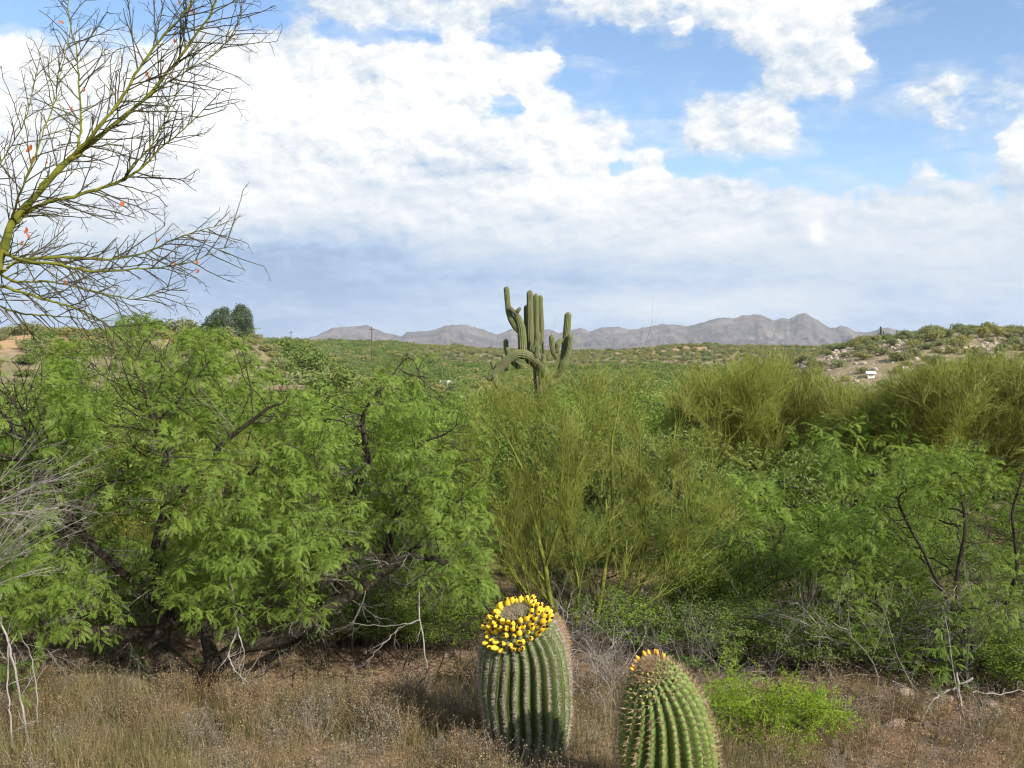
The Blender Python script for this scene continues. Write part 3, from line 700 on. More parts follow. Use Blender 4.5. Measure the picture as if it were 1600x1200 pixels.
mesquite('mesquite_tree', 'green mesquite left of the palo verde with dark upright stems under a rounded crown',
  [[(540,1065,8.7,.07),(532,1000,8.6,.06),(530,930,8.5,.055),(535,860,8.4,.045),(545,790,8.3,.035),(575,720,8.2,.028),(565,650,8.2,.02),(600,600,8.2,.012),(640,552,8.2,.006)],
   [(532,940,8.5,.04),(600,890,8.5,.035),(615,820,8.4,.03),(640,750,8.3,.022),(660,690,8.2,.016)],
   [(535,870,8.4,.04),(500,800,8.2,.03),(470,740,8.0,.022),(430,700,7.9,.015)],
   [(600,890,8.5,.03),(660,850,8.2,.022),(700,800,8.1,.016)]],
  [(430,640),(470,620),(520,608),(560,600),(590,580),(605,555),(640,540),(665,570),(680,610),(720,615),(745,650),(765,700),(760,780),(770,860),(755,905),(700,920),(640,900),(600,880),(560,900),(490,890),(440,870),(420,760)],
  (7.3, 9.6), 6000, 22, sc=.84, per=1.25, extra=[([(600,548),(640,538),(655,560),(630,580),(600,575)], 8.1, 8.4, 60), ([(640,800),(765,800),(760,930),(650,925)], 7.0, 8.0, 400)])

# ------------------------------------------------------------------ palo verdes
def z_to(d):
    d = nrm(np.asarray(d, float)); return np.stack([np.zeros(len(d)), np.arccos(np.clip(d[:, 2], -1, 1)), np.arctan2(d[:, 1], d[:, 0])], -1)
def paloverde(name, label, stems, seed, kids=7, Lk=.55, ang=.36, bsc=.75, per=2, spread=.08, group=None, srcs=BROOM, bark='pv_bark', cat='tree', loc=None, prm=None, squash=1.0, top=None, fill=None):
    stems = [[(a, stems[0][0][1]-(stems[0][0][1]-b)*squash, c, d) for a, b, c, d in L] for L in stems]
    g = np.random.default_rng(seed); mbs, mb2 = [], MB(); tips = []
    base = loc if loc is not None else W(*stems[0][0][:3])
    t = thing(name, label, cat, base, group)
    for L in stems:
        P = np.array([W(a, b, c) if loc is None else np.array([a, b, c])+base for a, b, c, d in L]); rr = np.array([q[3] for q in L])
        n = 4*len(P); s = np.linspace(0, len(P)-1, n); P = np.stack([np.interp(s, np.arange(len(P)), P[:, i]) for i in range(3)], -1)
        rr = np.interp(s, np.arange(len(rr)), rr); P[1:] += g.normal(0, .012, (n-1, 3)); P[1:-1] = P[1:-1]*.5+.25*(P[:-2]+P[2:])
        mb = MB(); mb.tube(P, rr, 6); mbs.append(mb); T = nrm(np.gradient(P, axis=0))
        pr = prm or [(4, ang, .62, .62, .07, .09, 4, 6), (3, ang, .6, .6, .08, .09, 3, 4)]
        for k in range(kids):
            i = int(n*(.16+.82*(k+g.random())/kids)); i = min(i, n-1); a = T[i]
            o = nrm(np.cross(a, g.normal(0, 1, 3))); an = ang*g.uniform(.6, 1.5); d = nrm(a*math.cos(an)+o*math.sin(an)+np.array([0, 0, .05]))
            recurse([mb2], P[i], d, Lk*g.uniform(.6, 1.25), rr[i]*.55, 0, pr, g, tips)
        tips.append((P[-1], T[-1]))
    for mb in mbs: child('stem', mb, M[bark], t)
    child('branches', mb2, M[bark], t, kind='stuff')
    P = np.repeat(np.array([a for a, b in tips]), per, 0); d = np.repeat(np.array([b for a, b in tips]), per, 0)
    P = P-nrm(d)*g.uniform(0, .35, (len(P), 1))*bsc+g.normal(0, spread, P.shape); d = nrm(d+g.normal(0, .25, d.shape)+np.array([0, 0, .35]))
    if fill is not None:
        Q = attractors(fill[0], fill[1], fill[2], fill[3], g); b0 = P.mean(0)*0+np.array([base[0], base[1], -1.2]); dq = nrm(Q-b0)+g.normal(0, .12, Q.shape); P = np.vstack([P, Q]); d = np.vstack([d, nrm(dq)])
    if top is not None:
        E = P+d*bsc*.42; py_ = HOR-(E[:, 2]-EYE)/E[:, 1]*F; px_ = 800+F*E[:, 0]/E[:, 1]; k_ = py_ > np.interp(px_, *zip(*top))+g.uniform(-12, 14, len(P)); P, d = P[k_], d[k_]
    rot = z_to(d); points_obj('twigs', P, rot, bsc*g.uniform(.7, 1.2, len(P)), len(srcs), g, srcs, t)
    print('PV', len(P)); return t

paloverde('palo_verde', 'tall yellow-green palo verde fanning up behind the fruiting barrel cactus',
  [[(868,985,8.9,.030),(860,930,8.9,.026),(852,880,8.9,.022),(828,790,8.8,.015),(822,740,8.8,.012),(795,690,8.7,.008),(765,640,8.7,.004)],
   [(852,885,8.9,.022),(875,820,8.8,.017),(905,750,8.8,.012),(915,680,8.8,.008),(925,620,8.8,.004)],
   [(852,885,8.9,.018),(845,800,9.0,.014),(842,700,9.0,.010),(838,640,9.0,.007),(850,585,9.0,.003)],
   [(868,985,8.9,.020),(830,940,8.7,.016),(790,880,8.6,.011),(770,820,8.5,.007),(745,760,8.5,.004)],
   [(930,985,9.0,.024),(945,900,9.0,.020),(958,810,9.1,.015),(955,720,9.1,.011),(965,640,9.1,.007),(975,590,9.1,.003)],
   [(940,975,9.0,.024),(985,880,8.9,.019),(1010,810,8.9,.014),(1040,740,8.9,.010),(1055,660,8.9,.006),(1050,600,8.9,.003)],
   [(945,985,8.9,.020),(1015,900,8.8,.016),(1060,820,8.8,.011),(1100,750,8.7,.007),(1130,700,8.7,.004)],
   [(980,965,8.7,.018),(1040,920,8.6,.013),(1090,860,8.6,.008),(1140,800,8.5,.004)],
   [(900,980,8.6,.016),(905,900,8.5,.012),(885,820,8.4,.009),(880,740,8.4,.005)],
   [(930,980,9.2,.02),(1000,860,9.5,.015),(1000,760,9.6,.010),(1000,660,9.6,.005),(1010,590,9.6,.003)],
   [(880,975,9.2,.02),(800,860,9.5,.013),(790,740,9.5,.008),(810,640,9.5,.004)]],
  31, kids=10, Lk=.55, bsc=.62, per=1, spread=.05, squash=1.0, fill=([(745,760),(800,720),(1080,700),(1140,780),(1090,900),(1030,960),(960,985),(880,985),(800,900)], 8.3, 9.6, 130), top=[(700,650),(745,595),(790,562),(860,562),(930,572),(960,550),(1060,556),(1110,650),(1150,780)])
paloverde('palo_verde', 'wide olive palo verde right of centre, above the dense dark mesquite',
  [[(1190,735,17,.07),(1170,700,17,.055),(1150,650,17,.035),(1120,600,17,.015)], [(1190,735,17,.06),(1190,680,17.3,.045),(1200,630,17.3,.03),(1195,585,17.3,.012)],
   [(1190,735,17,.06),(1230,690,17,.045),(1260,640,17,.03),(1280,600,17,.012)], [(1180,735,17,.05),(1120,690,16.8,.035),(1090,650,16.6,.02),(1085,610,16.6,.01)],
   [(1200,735,17,.05),(1270,700,16.8,.035),(1305,660,16.6,.02),(1320,630,16.6,.01)], [(1190,735,17,.05),(1210,700,18.5,.035),(1230,640,18.8,.02),(1235,590,19,.01)],
   [(1190,735,17,.05),(1160,700,16,.035),(1170,660,15.8,.02),(1150,630,15.7,.01)]],
  32, kids=7, Lk=.75, ang=.36, bsc=.95, per=3, spread=.2, srcs=BROOM_M, squash=.72, top=[(1040,640),(1080,590),(1130,572),(1220,566),(1270,580),(1320,610),(1360,650)])
paloverde('palo_verde', 'broad olive palo verde at the right edge below the stony hill',
  [[(1490,760,15,.07),(1450,700,15,.05),(1420,650,15,.035),(1395,605,15,.015)], [(1490,760,15,.06),(1490,690,15.3,.045),(1495,630,15.3,.03),(1500,580,15.3,.012)],
   [(1490,760,15,.06),(1540,700,15,.045),(1570,640,15,.03),(1580,590,15,.012)], [(1480,760,15,.05),(1410,720,14.8,.035),(1375,680,14.6,.02),(1360,650,14.6,.01)],
   [(1500,760,15,.05),(1580,720,14.8,.035),(1630,670,14.6,.02),(1660,620,14.6,.01)], [(1490,760,15,.05),(1530,700,16.5,.035),(1545,630,16.8,.02),(1540,580,17,.01)],
   [(1490,760,15,.05),(1460,720,14.3,.035),(1450,670,14.0,.02),(1455,620,13.9,.01)], [(1490,760,15,.05),(1600,740,15,.03),(1680,680,15,.02),(1720,640,15,.01)]],
  33, kids=8, Lk=.75, ang=.36, bsc=.92, per=3, spread=.2, srcs=BROOM_M, squash=.75, top=[(1300,660),(1360,620),(1400,590),(1460,570),(1600,566),(1700,566)])
paloverde('palo_verde', 'small yellow-green palo verde showing behind the trunk of the left mesquite',
  [[(330,960,11.5,.04),(310,880,11.5,.03),(290,820,11.5,.02),(280,770,11.5,.01)], [(330,960,11.5,.04),(350,880,11.5,.03),(365,830,11.5,.02),(370,790,11.5,.01)], [(330,960,11.5,.03),(420,880,11.5,.02),(460,830,11.5,.01)],[(330,960,11.5,.03),(250,890,11.5,.02),(230,840,11.5,.01)]],
  34, kids=6, Lk=.6, ang=.4, bsc=.9, per=3, spread=.15, srcs=BROOM_M)

# ------------------------------------------------------------------ mesquites on the right
mesquite('mesquite_tree', 'bright green mesquite right of the palo verde with a dark leaning limb',
  [[(1035,1010,9.6,.05),(1050,975,9.6,.048),(1085,942,9.6,.04),(1115,915,9.6,.03),(1130,870,9.6,.022),(1150,820,9.6,.012)],
   [(1085,942,9.6,.035),(1140,925,9.6,.022),(1180,890,9.6,.016),(1215,850,9.6,.010)], [(1050,975,9.6,.035),(1060,900,9.8,.025),(1080,840,9.9,.015)]],
  [(1030,820),(1060,790),(1110,760),(1150,738),(1200,745),(1240,790),(1250,850),(1235,900),(1190,940),(1120,960),(1060,970),(1020,920)],
  (8.9, 11), 2600, 41, per=1.0)
mesquite('mesquite_tree', 'dark stemmed mesquite at the lower right with sparse leaves over bare grey limbs',
  [[(1560,1110,7.7,.034),(1530,1040,7.7,.03),(1500,970,7.8,.026),(1495,900,7.8,.02),(1510,830,7.8,.014),(1500,760,7.8,.008),(1520,700,7.8,.006)],
   [(1500,970,7.8,.022),(1460,900,7.8,.016),(1430,840,7.8,.012),(1400,780,7.8,.010)],
   [(1530,1040,7.7,.026),(1570,960,7.7,.02),(1590,880,7.6,.015),(1580,800,7.6,.010),(1600,730,7.6,.008)],
   [(1530,1040,7.7,.022),(1450,1000,7.9,.018),(1390,960,8.0,.014),(1340,920,8.0,.010),(1300,880,8.0,.010)],
   [(1560,1110,7.7,.04),(1640,1040,7.7,.03),(1700,960,7.7,.02),(1720,860,7.7,.012)]],
  [(1270,840),(1290,800),(1340,800),(1385,770),(1400,720),(1440,700),(1480,720),(1510,670),(1545,690),(1580,720),(1640,690),(1740,760),(1740,1000),(1660,1040),(1600,1000),(1540,985),(1460,960),(1380,940),(1310,930),(1270,890)],
  (7.0, 9.6), 7000, 42, srcs=SPRAY_D, per=1.6, extra=[([(1290,930),(1420,960),(1600,1000),(1700,1000),(1690,1070),(1560,1060),(1430,1060),(1300,1030)], 7.4, 8.8, 900)], tip=.0024, thr=.0075)
mesquite('mesquite_tree', 'dense dark green mesquite behind the bare brush under the stony hill side',
  [[(1330,860,14,.06),(1320,800,14,.05),(1310,740,14,.03),(1290,690,14,.015)], [(1320,800,14,.04),(1370,740,14,.03),(1390,690,14,.015)], [(1330,850,14,.04),(1270,780,14,.03),(1250,730,14,.015)]],
  [(1225,740),(1240,690),(1290,650),(1340,640),(1400,660),(1425,700),(1410,770),(1340,810),(1280,820),(1230,800)],
  (12.8, 15.5), 2600, 43, per=1.3, sc=1.5, step=.12)
mesquite('mesquite_tree', 'low green mesquite in the dim gap between the lower right tree and the shrub',
  [[(1300,1060,9.3,.045),(1290,1000,9.3,.04),(1320,940,9.3,.03),(1350,890,9.3,.015)], [(1290,1000,9.3,.03),(1250,950,9.3,.02),(1230,910,9.3,.012)], [(1300,1040,9.3,.03),(1380,1000,9.3,.022),(1430,950,9.3,.014)]],
  [(1215,960),(1230,900),(1280,850),(1340,860),(1400,850),(1450,900),(1460,980),(1400,1030),(1320,1030),(1250,1010)],
  (8.6, 10.2), 2800, 44, srcs=SPRAY_D, per=1.5)

# ------------------------------------------------------------------ leafless palo verde branch, upper left, close to the camera
def near_branch():
    g = np.random.default_rng(51); D = 3.4
    t = thing('palo_verde', 'leafless green palo verde limbs reaching into the sky at upper left', 'tree', (-2.7, 3.3, 0))
    big, tw = MB(), MB()
    big.tube([(-2.7, 3.3, -.05), (-2.68, 3.3, .7), (-2.5, 3.35, 1.5), (-2.25, 3.4, 2.2), W(-70, 520, D), W(-30, 470, D)], [.09, .075, .055, .04, .028, .022], 9)
    limbs = [
     ([(-30,470,0,.0200),(-8,425,0,.0185),(6,390,0,.0180),(18,345,0,.0150),(45,318,0,.0140),(80,278,0,.0128),(104,252,0,.0125),(122,240,0,.0125),(170,200,.02,.0090),(228,155,.04,.0072),(285,82,.06,.0055),(325,30,.06,.0042),(352,-30,.08,.003)], 1.0),
     ([(18,352,0,.011),(45,330,.03,.0085),(75,314,.05,.0080),(110,310,.07,.0070),(150,296,.08,.0062),(190,284,.08,.0055),(222,262,.08,.0045),(250,232,.1,.0035),(290,200,.1,.0026),(325,165,.1,.0018)], 1.0),
     ([(112,246,0,.0085),(150,205,-.05,.0075),(188,158,-.06,.0062),(214,112,-.06,.0052),(240,75,-.06,.0046),(275,35,-.06,.0038),(305,0,-.06,.003),(330,-40,-.06,.002)], 1.0),
     ([(122,240,0,.0060),(127,190,.08,.0045),(124,130,.1,.0036),(119,75,.1,.0028),(108,30,.1,.0022),(104,-15,.1,.0018)], .9),
     ([(-20,440,0,.008),(30,405,.08,.007),(75,402,.1,.0062),(120,402,.12,.0055),(170,406,.14,.0045),(225,396,.16,.0036),(275,372,.16,.0028),(335,354,.16,.0015)], .9),
     ([(6,395,0,.008),(35,408,-.1,.0065),(90,412,-.12,.0055),(140,425,-.14,.0045),(190,422,-.14,.0035),(260,418,-.14,.0026),(310,405,-.12,.0018),(350,388,-.12,.0012)], .9),
     ([(-30,440,0,.008),(20,452,.05,.006),(70,468,.05,.005),(110,478,.06,.0042),(140,490,.06,.0034),(165,505,.06,.0026),(185,525,.06,.0018)], .9),
     ([(-30,400,0,.007),(15,440,.2,.005),(80,440,.22,.004),(150,455,.22,.0032),(210,470,.22,.0024),(262,448,.22,.0016)], .9),
     ([(-60,330,0,.005),(-20,290,.1,.0035),(10,240,.12,.0026),(40,190,.12,.002),(52,140,.12,.0016),(58,110,.12,.0012)], .9),
     ([(18,345,0,.0045),(35,290,-.12,.0035),(60,230,-.14,.0028),(85,160,-.14,.0022),(95,110,-.14,.0018),(108,60,-.14,.0014)], .9),
     ([(-60,420,0,.007),(-20,470,.1,.005),(30,490,.12,.0036),(90,494,.12,.0026),(150,500,.12,.0016)], .7),
     ([(190,284,.08,.004),(205,262,.04,.0034),(232,235,.04,.0028),(262,180,.04,.0022),(280,130,.04,.0017),(300,90,.04,.0012)], .9),
     ([(228,155,.04,.004),(262,128,.1,.0032),(300,105,.12,.0024),(345,80,.12,.0018),(372,40,.12,.0014),(380,5,.12,.001)], .9),
    ]
    def zig(P, d, L, r, lev):
        n = max(3, int(L/.028)); dd = nrm(np.array(d)); pts = [np.array(P)]; s = 1
        ax = nrm(np.cross(dd, g.normal(0, 1, 3)))
        for i in range(n):
            s = -s; dd = nrm(dd+ax*s*.13+g.normal(0, .06, 3)); pts.append(pts[-1]+dd*L/n)
            q = pts[-1]
            if lev > 0:
                if g.random() < (.62 if lev == 2 else .5):
                    o = nrm(ax*s+g.normal(0, .6, 3)); an = g.uniform(.5, 1.0)
                    zig(q, dd*math.cos(an)+o*math.sin(an), L*g.uniform(.25, .62)*(1-.5*i/n), r*.62, lev-1)
            elif g.random() < .6:      # short thorn
                o = nrm(ax*s+g.normal(0, .5, 3)); e = nrm(dd*.6+o)*g.uniform(.006, .016)
                tw.tube([q, q+e], [r*.7, .0003], 3, False)
        pts = np.array(pts); tw.tube(pts, np.linspace(r, r*.5, n+1), 4 if r > .0015 else 3)
    for pts, dens in limbs:
        P = np.array([W(a, b, D+c) for a, b, c, d in pts]); rr = np.array([d for a, b, c, d in pts]); n = len(P)*5; s = np.linspace(0, len(P)-1, n)
        P = np.stack([np.interp(s, np.arange(len(P)), P[:, i]) for i in range(3)], -1); rr = np.interp(s, np.arange(len(rr)), rr)
        for _ in range(2): P[1:-1] = P[1:-1]*.5+.25*(P[:-2]+P[2:])
        rr = rr*(1+.10*np.sin(np.arange(n)*1.3)+g.normal(0, .05, n)); big.tube(P+g.normal(0, .0015, P.shape), rr*.88, 8)
        T = nrm(np.gradient(P, axis=0)); acc = 0
        for i in range(2, n):
            acc += np.linalg.norm(P[i]-P[i-1])*dens
            while acc > .023:
                acc -= .023
                o = nrm(np.cross(T[i], np.array([0, 1, 0])+g.normal(0, .55, 3)))*(1 if g.random() < .5 else -1); an = g.uniform(.45, 1.05)
                zig(P[i], T[i]*math.cos(an)+o*math.sin(an)+np.array([.12, 0, .02]), g.uniform(.07, .25)*(.75+.25*min(1, rr[i]/.005)), .0026 if rr[i] > .003 else .0020, 2)
        zig(P[-1], T[-1], .07, rr[-1], 2)
    child('limb', big, M['pv_limb'], t); child('twigs', tw, M['pv_thin'], t, kind='stuff')
    # curled red-brown pods caught among the twigs
    for k, (px, py, s, a) in enumerate([(95,35,1,.5),(130,140,.8,1.6),(110,170,.7,1.5),(45,232,1.5,2.2),(50,250,1.3,1.9),(228,115,1,1.5),(231,122,.8,1.8),(253,95,.8,3.0),(272,64,.8,1.6),(298,18,.8,1.2),(278,5,.7,1.6),(190,318,1.2,2.0),(40,360,1.1,1.9),(42,368,.9,1.3),(33,380,.8,1.5),(244,375,.8,1.7),(271,412,.7,1.5),(306,410,.9,1.6),(308,424,.8,2.1),(101,441,.9,1.5),(72,254,.6,2.0)]):
        mb = MB(); n = 6; L = .021*s; u = np.linspace(0, 1, n)
        c = np.stack([L*(u-.5)*math.cos(a)+.004*np.sin(u*3), g.uniform(-.003, .003)*u, -L*(u-.5)*math.sin(a)], -1); w_ = .0042*s*np.sin(np.pi*(u*.86+.07))
        nrmv = np.array([math.sin(a), .35, math.cos(a)]); th = np.array([0, .0009, 0])
        V = np.vstack([c+w_[:, None]*nrmv, c-w_[:, None]*nrmv, c+th*2]); q = [(i, i+1, 2*n+i+1, 2*n+i) for i in range(n-1)]+[(2*n+i, 2*n+i+1, n+i+1, n+i) for i in range(n-1)]
        V2 = V+np.array([0, -.0022, 0]); mb.add(V, None, q); mb.add(V2, None, [x[::-1] for x in q])
        o = mb.build('seed_pod', M['pod'], t); o.location = Vector(W(px, py, D+g.uniform(-.05, .08)))-t.location
near_branch()

# ------------------------------------------------------------------ dead brush and bare branches
def brush(name, label, base, D, fan, n, L, seed, m='dead_dark', prm=None, group=None, r=.004, cat='dead brush', spread=.12):
    g = np.random.default_rng(seed); b = W(*base, D); b[2] = tz(b[0], b[1]) if base[1] > 900 and base[0] > 20 else b[2]
    t = thing(name, label, cat, b, group); mb = MB(); mb2 = MB()
    pr = prm or [(5, .75, .6, .65, .20, -.01, 4, 8), (4, .75, .6, .6, .2, 0, 3, 5), (3, .8, .6, .6, .2, 0, 3, 3)]
    for i in range(n):
        a = fan[0]+(fan[1]-fan[0])*(i+g.random())/n; d = np.array([math.cos(a), g.uniform(-.5, .5), math.sin(a)])
        recurse([mb, mb2], b+g.normal(0, spread, 3)*np.array([1, 1, .1])-np.array([0, 0, .02]), d, L*g.uniform(.6, 1.15), r*g.uniform(.7, 1.3), 0, pr, g)
    child('stems', mb, M[m], t, kind='stuff'); child('twigs', mb2, M[m], t, kind='stuff'); return t
brush('dead_bush', 'tangled grey dead bush between the two barrel cacti', (935,1075), 7.3, (.7, 2.5), 26, .55, 61, 'dead')
brush('dead_bush', 'low mat of grey dead twigs behind the second barrel cactus', (1060,1030), 7.9, (.2, 2.9), 22, .6, 62, 'dead_dark')
brush('dead_bush', 'grey leafless bush right of the bright green shrub', (1350,1080), 8.1, (.5, 2.7), 20, 1.0, 63, 'dead_dark', r=.007, spread=.3)
brush('dead_bush', 'grey leafless bush under the dark stemmed mesquite at lower right', (1500,1085), 7.6, (.4, 2.8), 18, .8, 64, 'dead_dark', r=.006, spread=.3)
brush('dead_bush', 'grey dead twigs in front of the palo verde stems', (905,1010), 8.3, (.5, 2.6), 30, .6, 54, 'dead', spread=.3)
brush('dead_bush', 'brown twiggy mat just right of the second barrel cactus crown', (1120,1050), 8.0, (.3, 2.8), 30, .6, 55, 'dead_dark', r=.005, spread=.35)
brush('dead_bush', 'dark brush in the shade left of the fruiting barrel cactus', (700,1055), 8.0, (.3, 2.8), 28, .6, 56, 'twig', r=.005, spread=.35)
brush('dead_bush', 'dark brush under the right limb of the big mesquite', (510,1055), 8.2, (.3, 2.8), 26, .6, 57, 'twig', r=.005, spread=.35)
brush('dead_bush', 'brown dry brush below the left limb of the big mesquite', (120,1065), 8.1, (.3, 2.8), 22, .5, 58, 'twig', r=.005, spread=.35)
brush('dead_bush', 'brown leafless thicket behind the grey arching limb', (1240,1060), 8.6, (.4, 2.7), 22, .8, 67, 'twig', r=.006, spread=.4)
brush('dead_bush', 'dark leafless thicket in the shade under the middle mesquite', (600,1060), 8.8, (.4, 2.7), 22, .75, 68, 'twig', r=.006, spread=.5)
brush('dead_bush', 'dark twiggy bush behind the fork of the left mesquite', (400,1050), 9.0, (.4, 2.7), 18, .7, 69, 'twig', r=.006, spread=.4)
brush('dead_bush', 'dark twiggy bush at the feet of the palo verde stems', (960,990), 9.3, (.5, 2.6), 26, .75, 70, 'twig', r=.006, spread=.4)
brush('dead_bush', 'grey brushwood low at the right edge', (1610,1090), 7.9, (.6, 2.8), 16, .8, 59, 'dead_dark', r=.006, spread=.3)
brush('dead_bush', 'pale dry twigs sweeping in from the left edge over the mesquite', (-60,930), 6.3, (.55, 1.35), 8, 1.0, 65, 'dead', r=.005,
      prm=[(6, .38, .6, .6, .05, -.02, 4, 8), (4, .4, .6, .6, .06, 0, 3, 5), (3, .4, .6, .6, .08, 0, 3, 3)], spread=.05)
brush('dead_bush', 'second spray of pale dry twigs low on the left edge', (-50,800), 6.2, (-.15, .75), 6, .75, 66, 'dead', r=.004,
      prm=[(6, .32, .6, .6, .05, 0, 4, 8), (4, .4, .6, .6, .06, 0, 3, 5), (2, .4, .6, .6, .08, 0, 3, 3)], spread=.04)
def sticks(name, label, lines, seed, m='dead', cat='dead branch', tw=True):
    g = np.random.default_rng(seed); b = W(*lines[0][0][:3]); t = thing(name, label, cat, b); mb = MB(); m2 = MB()
    for L in lines:
        mb = MB()
        P = np.array([W(a, b_, c) for a, b_, c, d in L]); rr = np.array([q[3] for q in L]); n = len(P)*4; s = np.linspace(0, len(P)-1, n)
        P = np.stack([np.interp(s, np.arange(len(P)), P[:, i]) for i in range(3)], -1); rr = np.interp(s, np.arange(len(rr)), rr); P[1:-1] = P[1:-1]*.5+.25*(P[:-2]+P[2:])
        P += g.normal(0, .004, P.shape); mb.tube(P, rr, 5); child('branch', mb, M[m], t)
        if tw:
            T = nrm(np.gradient(P, axis=0))
            for i in range(3, n, 3):
                recurse([m2], P[i], nrm(T[i]+g.normal(0, .6, 3)), g.uniform(.06, .2), rr[i]*.55, 0, [(3, .6, .6, .6, .14, -.03, 3, 4), (2, .6, .6, .6, .14, 0, 3, 3)], g)
    if tw: child('twigs', m2, M[m], t, kind='stuff')
    return t
sticks('dead_branch', 'pale bare branch hanging from the right limb of the left mesquite', [[(655,905,7.2,.006),(655,960,7.15,.0055),(664,1020,7.1,.005),(668,1055,7.1,.0045),(648,1075,7.1,.0035),(632,1092,7.1,.002)], [(655,968,7.15,.0045),(625,980,7.1,.004),(605,1000,7.05,.0035),(585,1020,7.0,.0028),(562,1045,7.0,.0015)], [(668,1050,7.1,.0035),(655,1075,7.05,.003),(650,1098,7.0,.0015)], [(650,972,7.1,.0035),(600,980,7.1,.0025),(545,972,7.1,.0015)]], 71)
sticks('dead_branch', 'pale twisted dead branch against the fork of the left mesquite', [[(360,900,7.2,.010),(366,950,7.15,.010),(372,985,7.1,.009),(355,1020,7.1,.007),(365,1045,7.1,.005),(388,1068,7.1,.003)], [(372,985,7.1,.006),(382,1020,7.1,.004),(378,1050,7.1,.002)]], 72)
sticks('dead_branch', 'grey bare stems standing at the bottom left corner', [[(45,1170,6.3,.008),(36,1110,6.3,.008),(22,1040,6.3,.008),(8,990,6.3,.007),(-12,940,6.3,.006)], [(22,1185,6.2,.006),(16,1120,6.2,.006),(10,1060,6.2,.005),(14,1000,6.2,.004)], [(60,1150,6.5,.005),(58,1080,6.5,.005),(48,1020,6.5,.004),(30,985,6.5,.003)]], 73)
sticks('dead_branch', 'pale dead branch arching down to the ground at lower right', [[(1520,1060,6.9,.009),(1490,1075,6.9,.009),(1460,1090,6.8,.008),(1442,1115,6.8,.006),(1437,1140,6.8,.004)], [(1494,1050,6.9,.009),(1500,1090,6.8,.008),(1508,1130,6.7,.006),(1500,1165,6.6,.003)], [(1520,1080,6.9,.006),(1560,1085,6.9,.005),(1600,1078,6.9,.004)]], 74)
sticks('dead_branch', 'grey arching dead limb over the bare brush right of centre', [[(1165,985,8.0,.003),(1180,962,8.0,.004),(1215,958,7.9,.005),(1250,970,7.9,.006),(1292,992,7.9,.006),(1325,1030,7.9,.007),(1345,1090,7.9,.008)], [(1290,990,7.9,.007),(1250,945,7.9,.005),(1230,940,7.9,.003)], [(1345,1060,7.8,.006),(1390,1020,7.8,.005),(1430,1010,7.8,.005),(1460,985,7.8,.003)]], 75)
sticks('dead_branch', 'dark bare branches low behind the fruiting barrel cactus', [[(790,1010,7.9,.012),(765,950,7.9,.012),(735,935,7.9,.010),(700,925,7.9,.008),(660,905,7.9,.006)], [(765,965,7.9,.009),(740,965,7.9,.007),(715,985,7.9,.006),(690,1005,7.9,.004)]], 76, 'twig')

# bright green shrub, seedling
def shrub():
    g = np.random.default_rng(81)
    t_l = [[(1215,1190,6.45,.012),(1205,1140,6.45,.009),(1180,1100,6.45,.005),(1150,1060,6.45,.003)], [(1215,1190,6.45,.010),(1240,1140,6.4,.008),(1270,1110,6.35,.005),(1305,1105,6.3,.003)], [(1215,1180,6.45,.008),(1225,1110,6.5,.005),(1215,1060,6.6,.003)], [(1215,1190,6.4,.007),(1150,1150,6.4,.005),(1115,1120,6.4,.003)]]
    pos, par, rad = skeleton(t_l, .045); t = thing('green_shrub', 'bright yellow-green small-leaved shrub right of the second barrel cactus', 'shrub', pos[0])
    A = attractors([(1100,1060),(1130,1030),(1165,1035),(1185,1075),(1215,1045),(1240,1085),(1290,1090),(1325,1130),(1300,1140),(1285,1125),(1262,1140),(1235,1190),(1200,1200),(1165,1165),(1115,1150)], 6.1, 6.9, 3200, g, gapscale=5)
    pos, par, rad = colonize(pos, par, rad, A, .045, .7, .06, 60, g); r = radii(par, rad, .0014); b = MB(); mesh_tree(pos, par, r, b, None, sides=(6, 4, 3)); child('stems', b, M['twig'], t)
    leafy(par, pos, r, .006, g, 1.3, .62, t, 'leaves', SHRUB, 1.0)
shrub()
def seedling():
    g = np.random.default_rng(82); t = thing('mesquite_seedling', 'pale green leafy shoot on a bare stem in front of the lower right brush', 'seedling', W(1502, 1150, 6.8)); mb = MB()
    P = np.array([W(a, b, 6.8) for a, b in [(1502,1150),(1497,1090),(1488,1040),(1482,990),(1476,962)]]); mb.tube(P, [.006, .005, .004, .003, .0015], 5); child('stem', mb, M['dead'], t)
    pts = []; 
    for px, py in [(1470,968),(1478,972),(1462,975),(1490,978),(1500,965),(1484,1000),(1492,1010),(1478,1018),(1500,1005),(1470,1045),(1484,1050),(1476,1062),(1490,1040),(1462,1055),(1488,1066),(1482,985)]: pts.append(W(px, py, 6.8+g.uniform(-.08, .08)))
    n = len(pts); points_obj('leaves', np.array(pts), np.stack([g.normal(0, .4, n), g.uniform(-.2, .6, n), g.uniform(0, 6.28, n)], -1), g.uniform(.6, .95, n), len(SPRAY), g, SPRAY, t)
seedling()

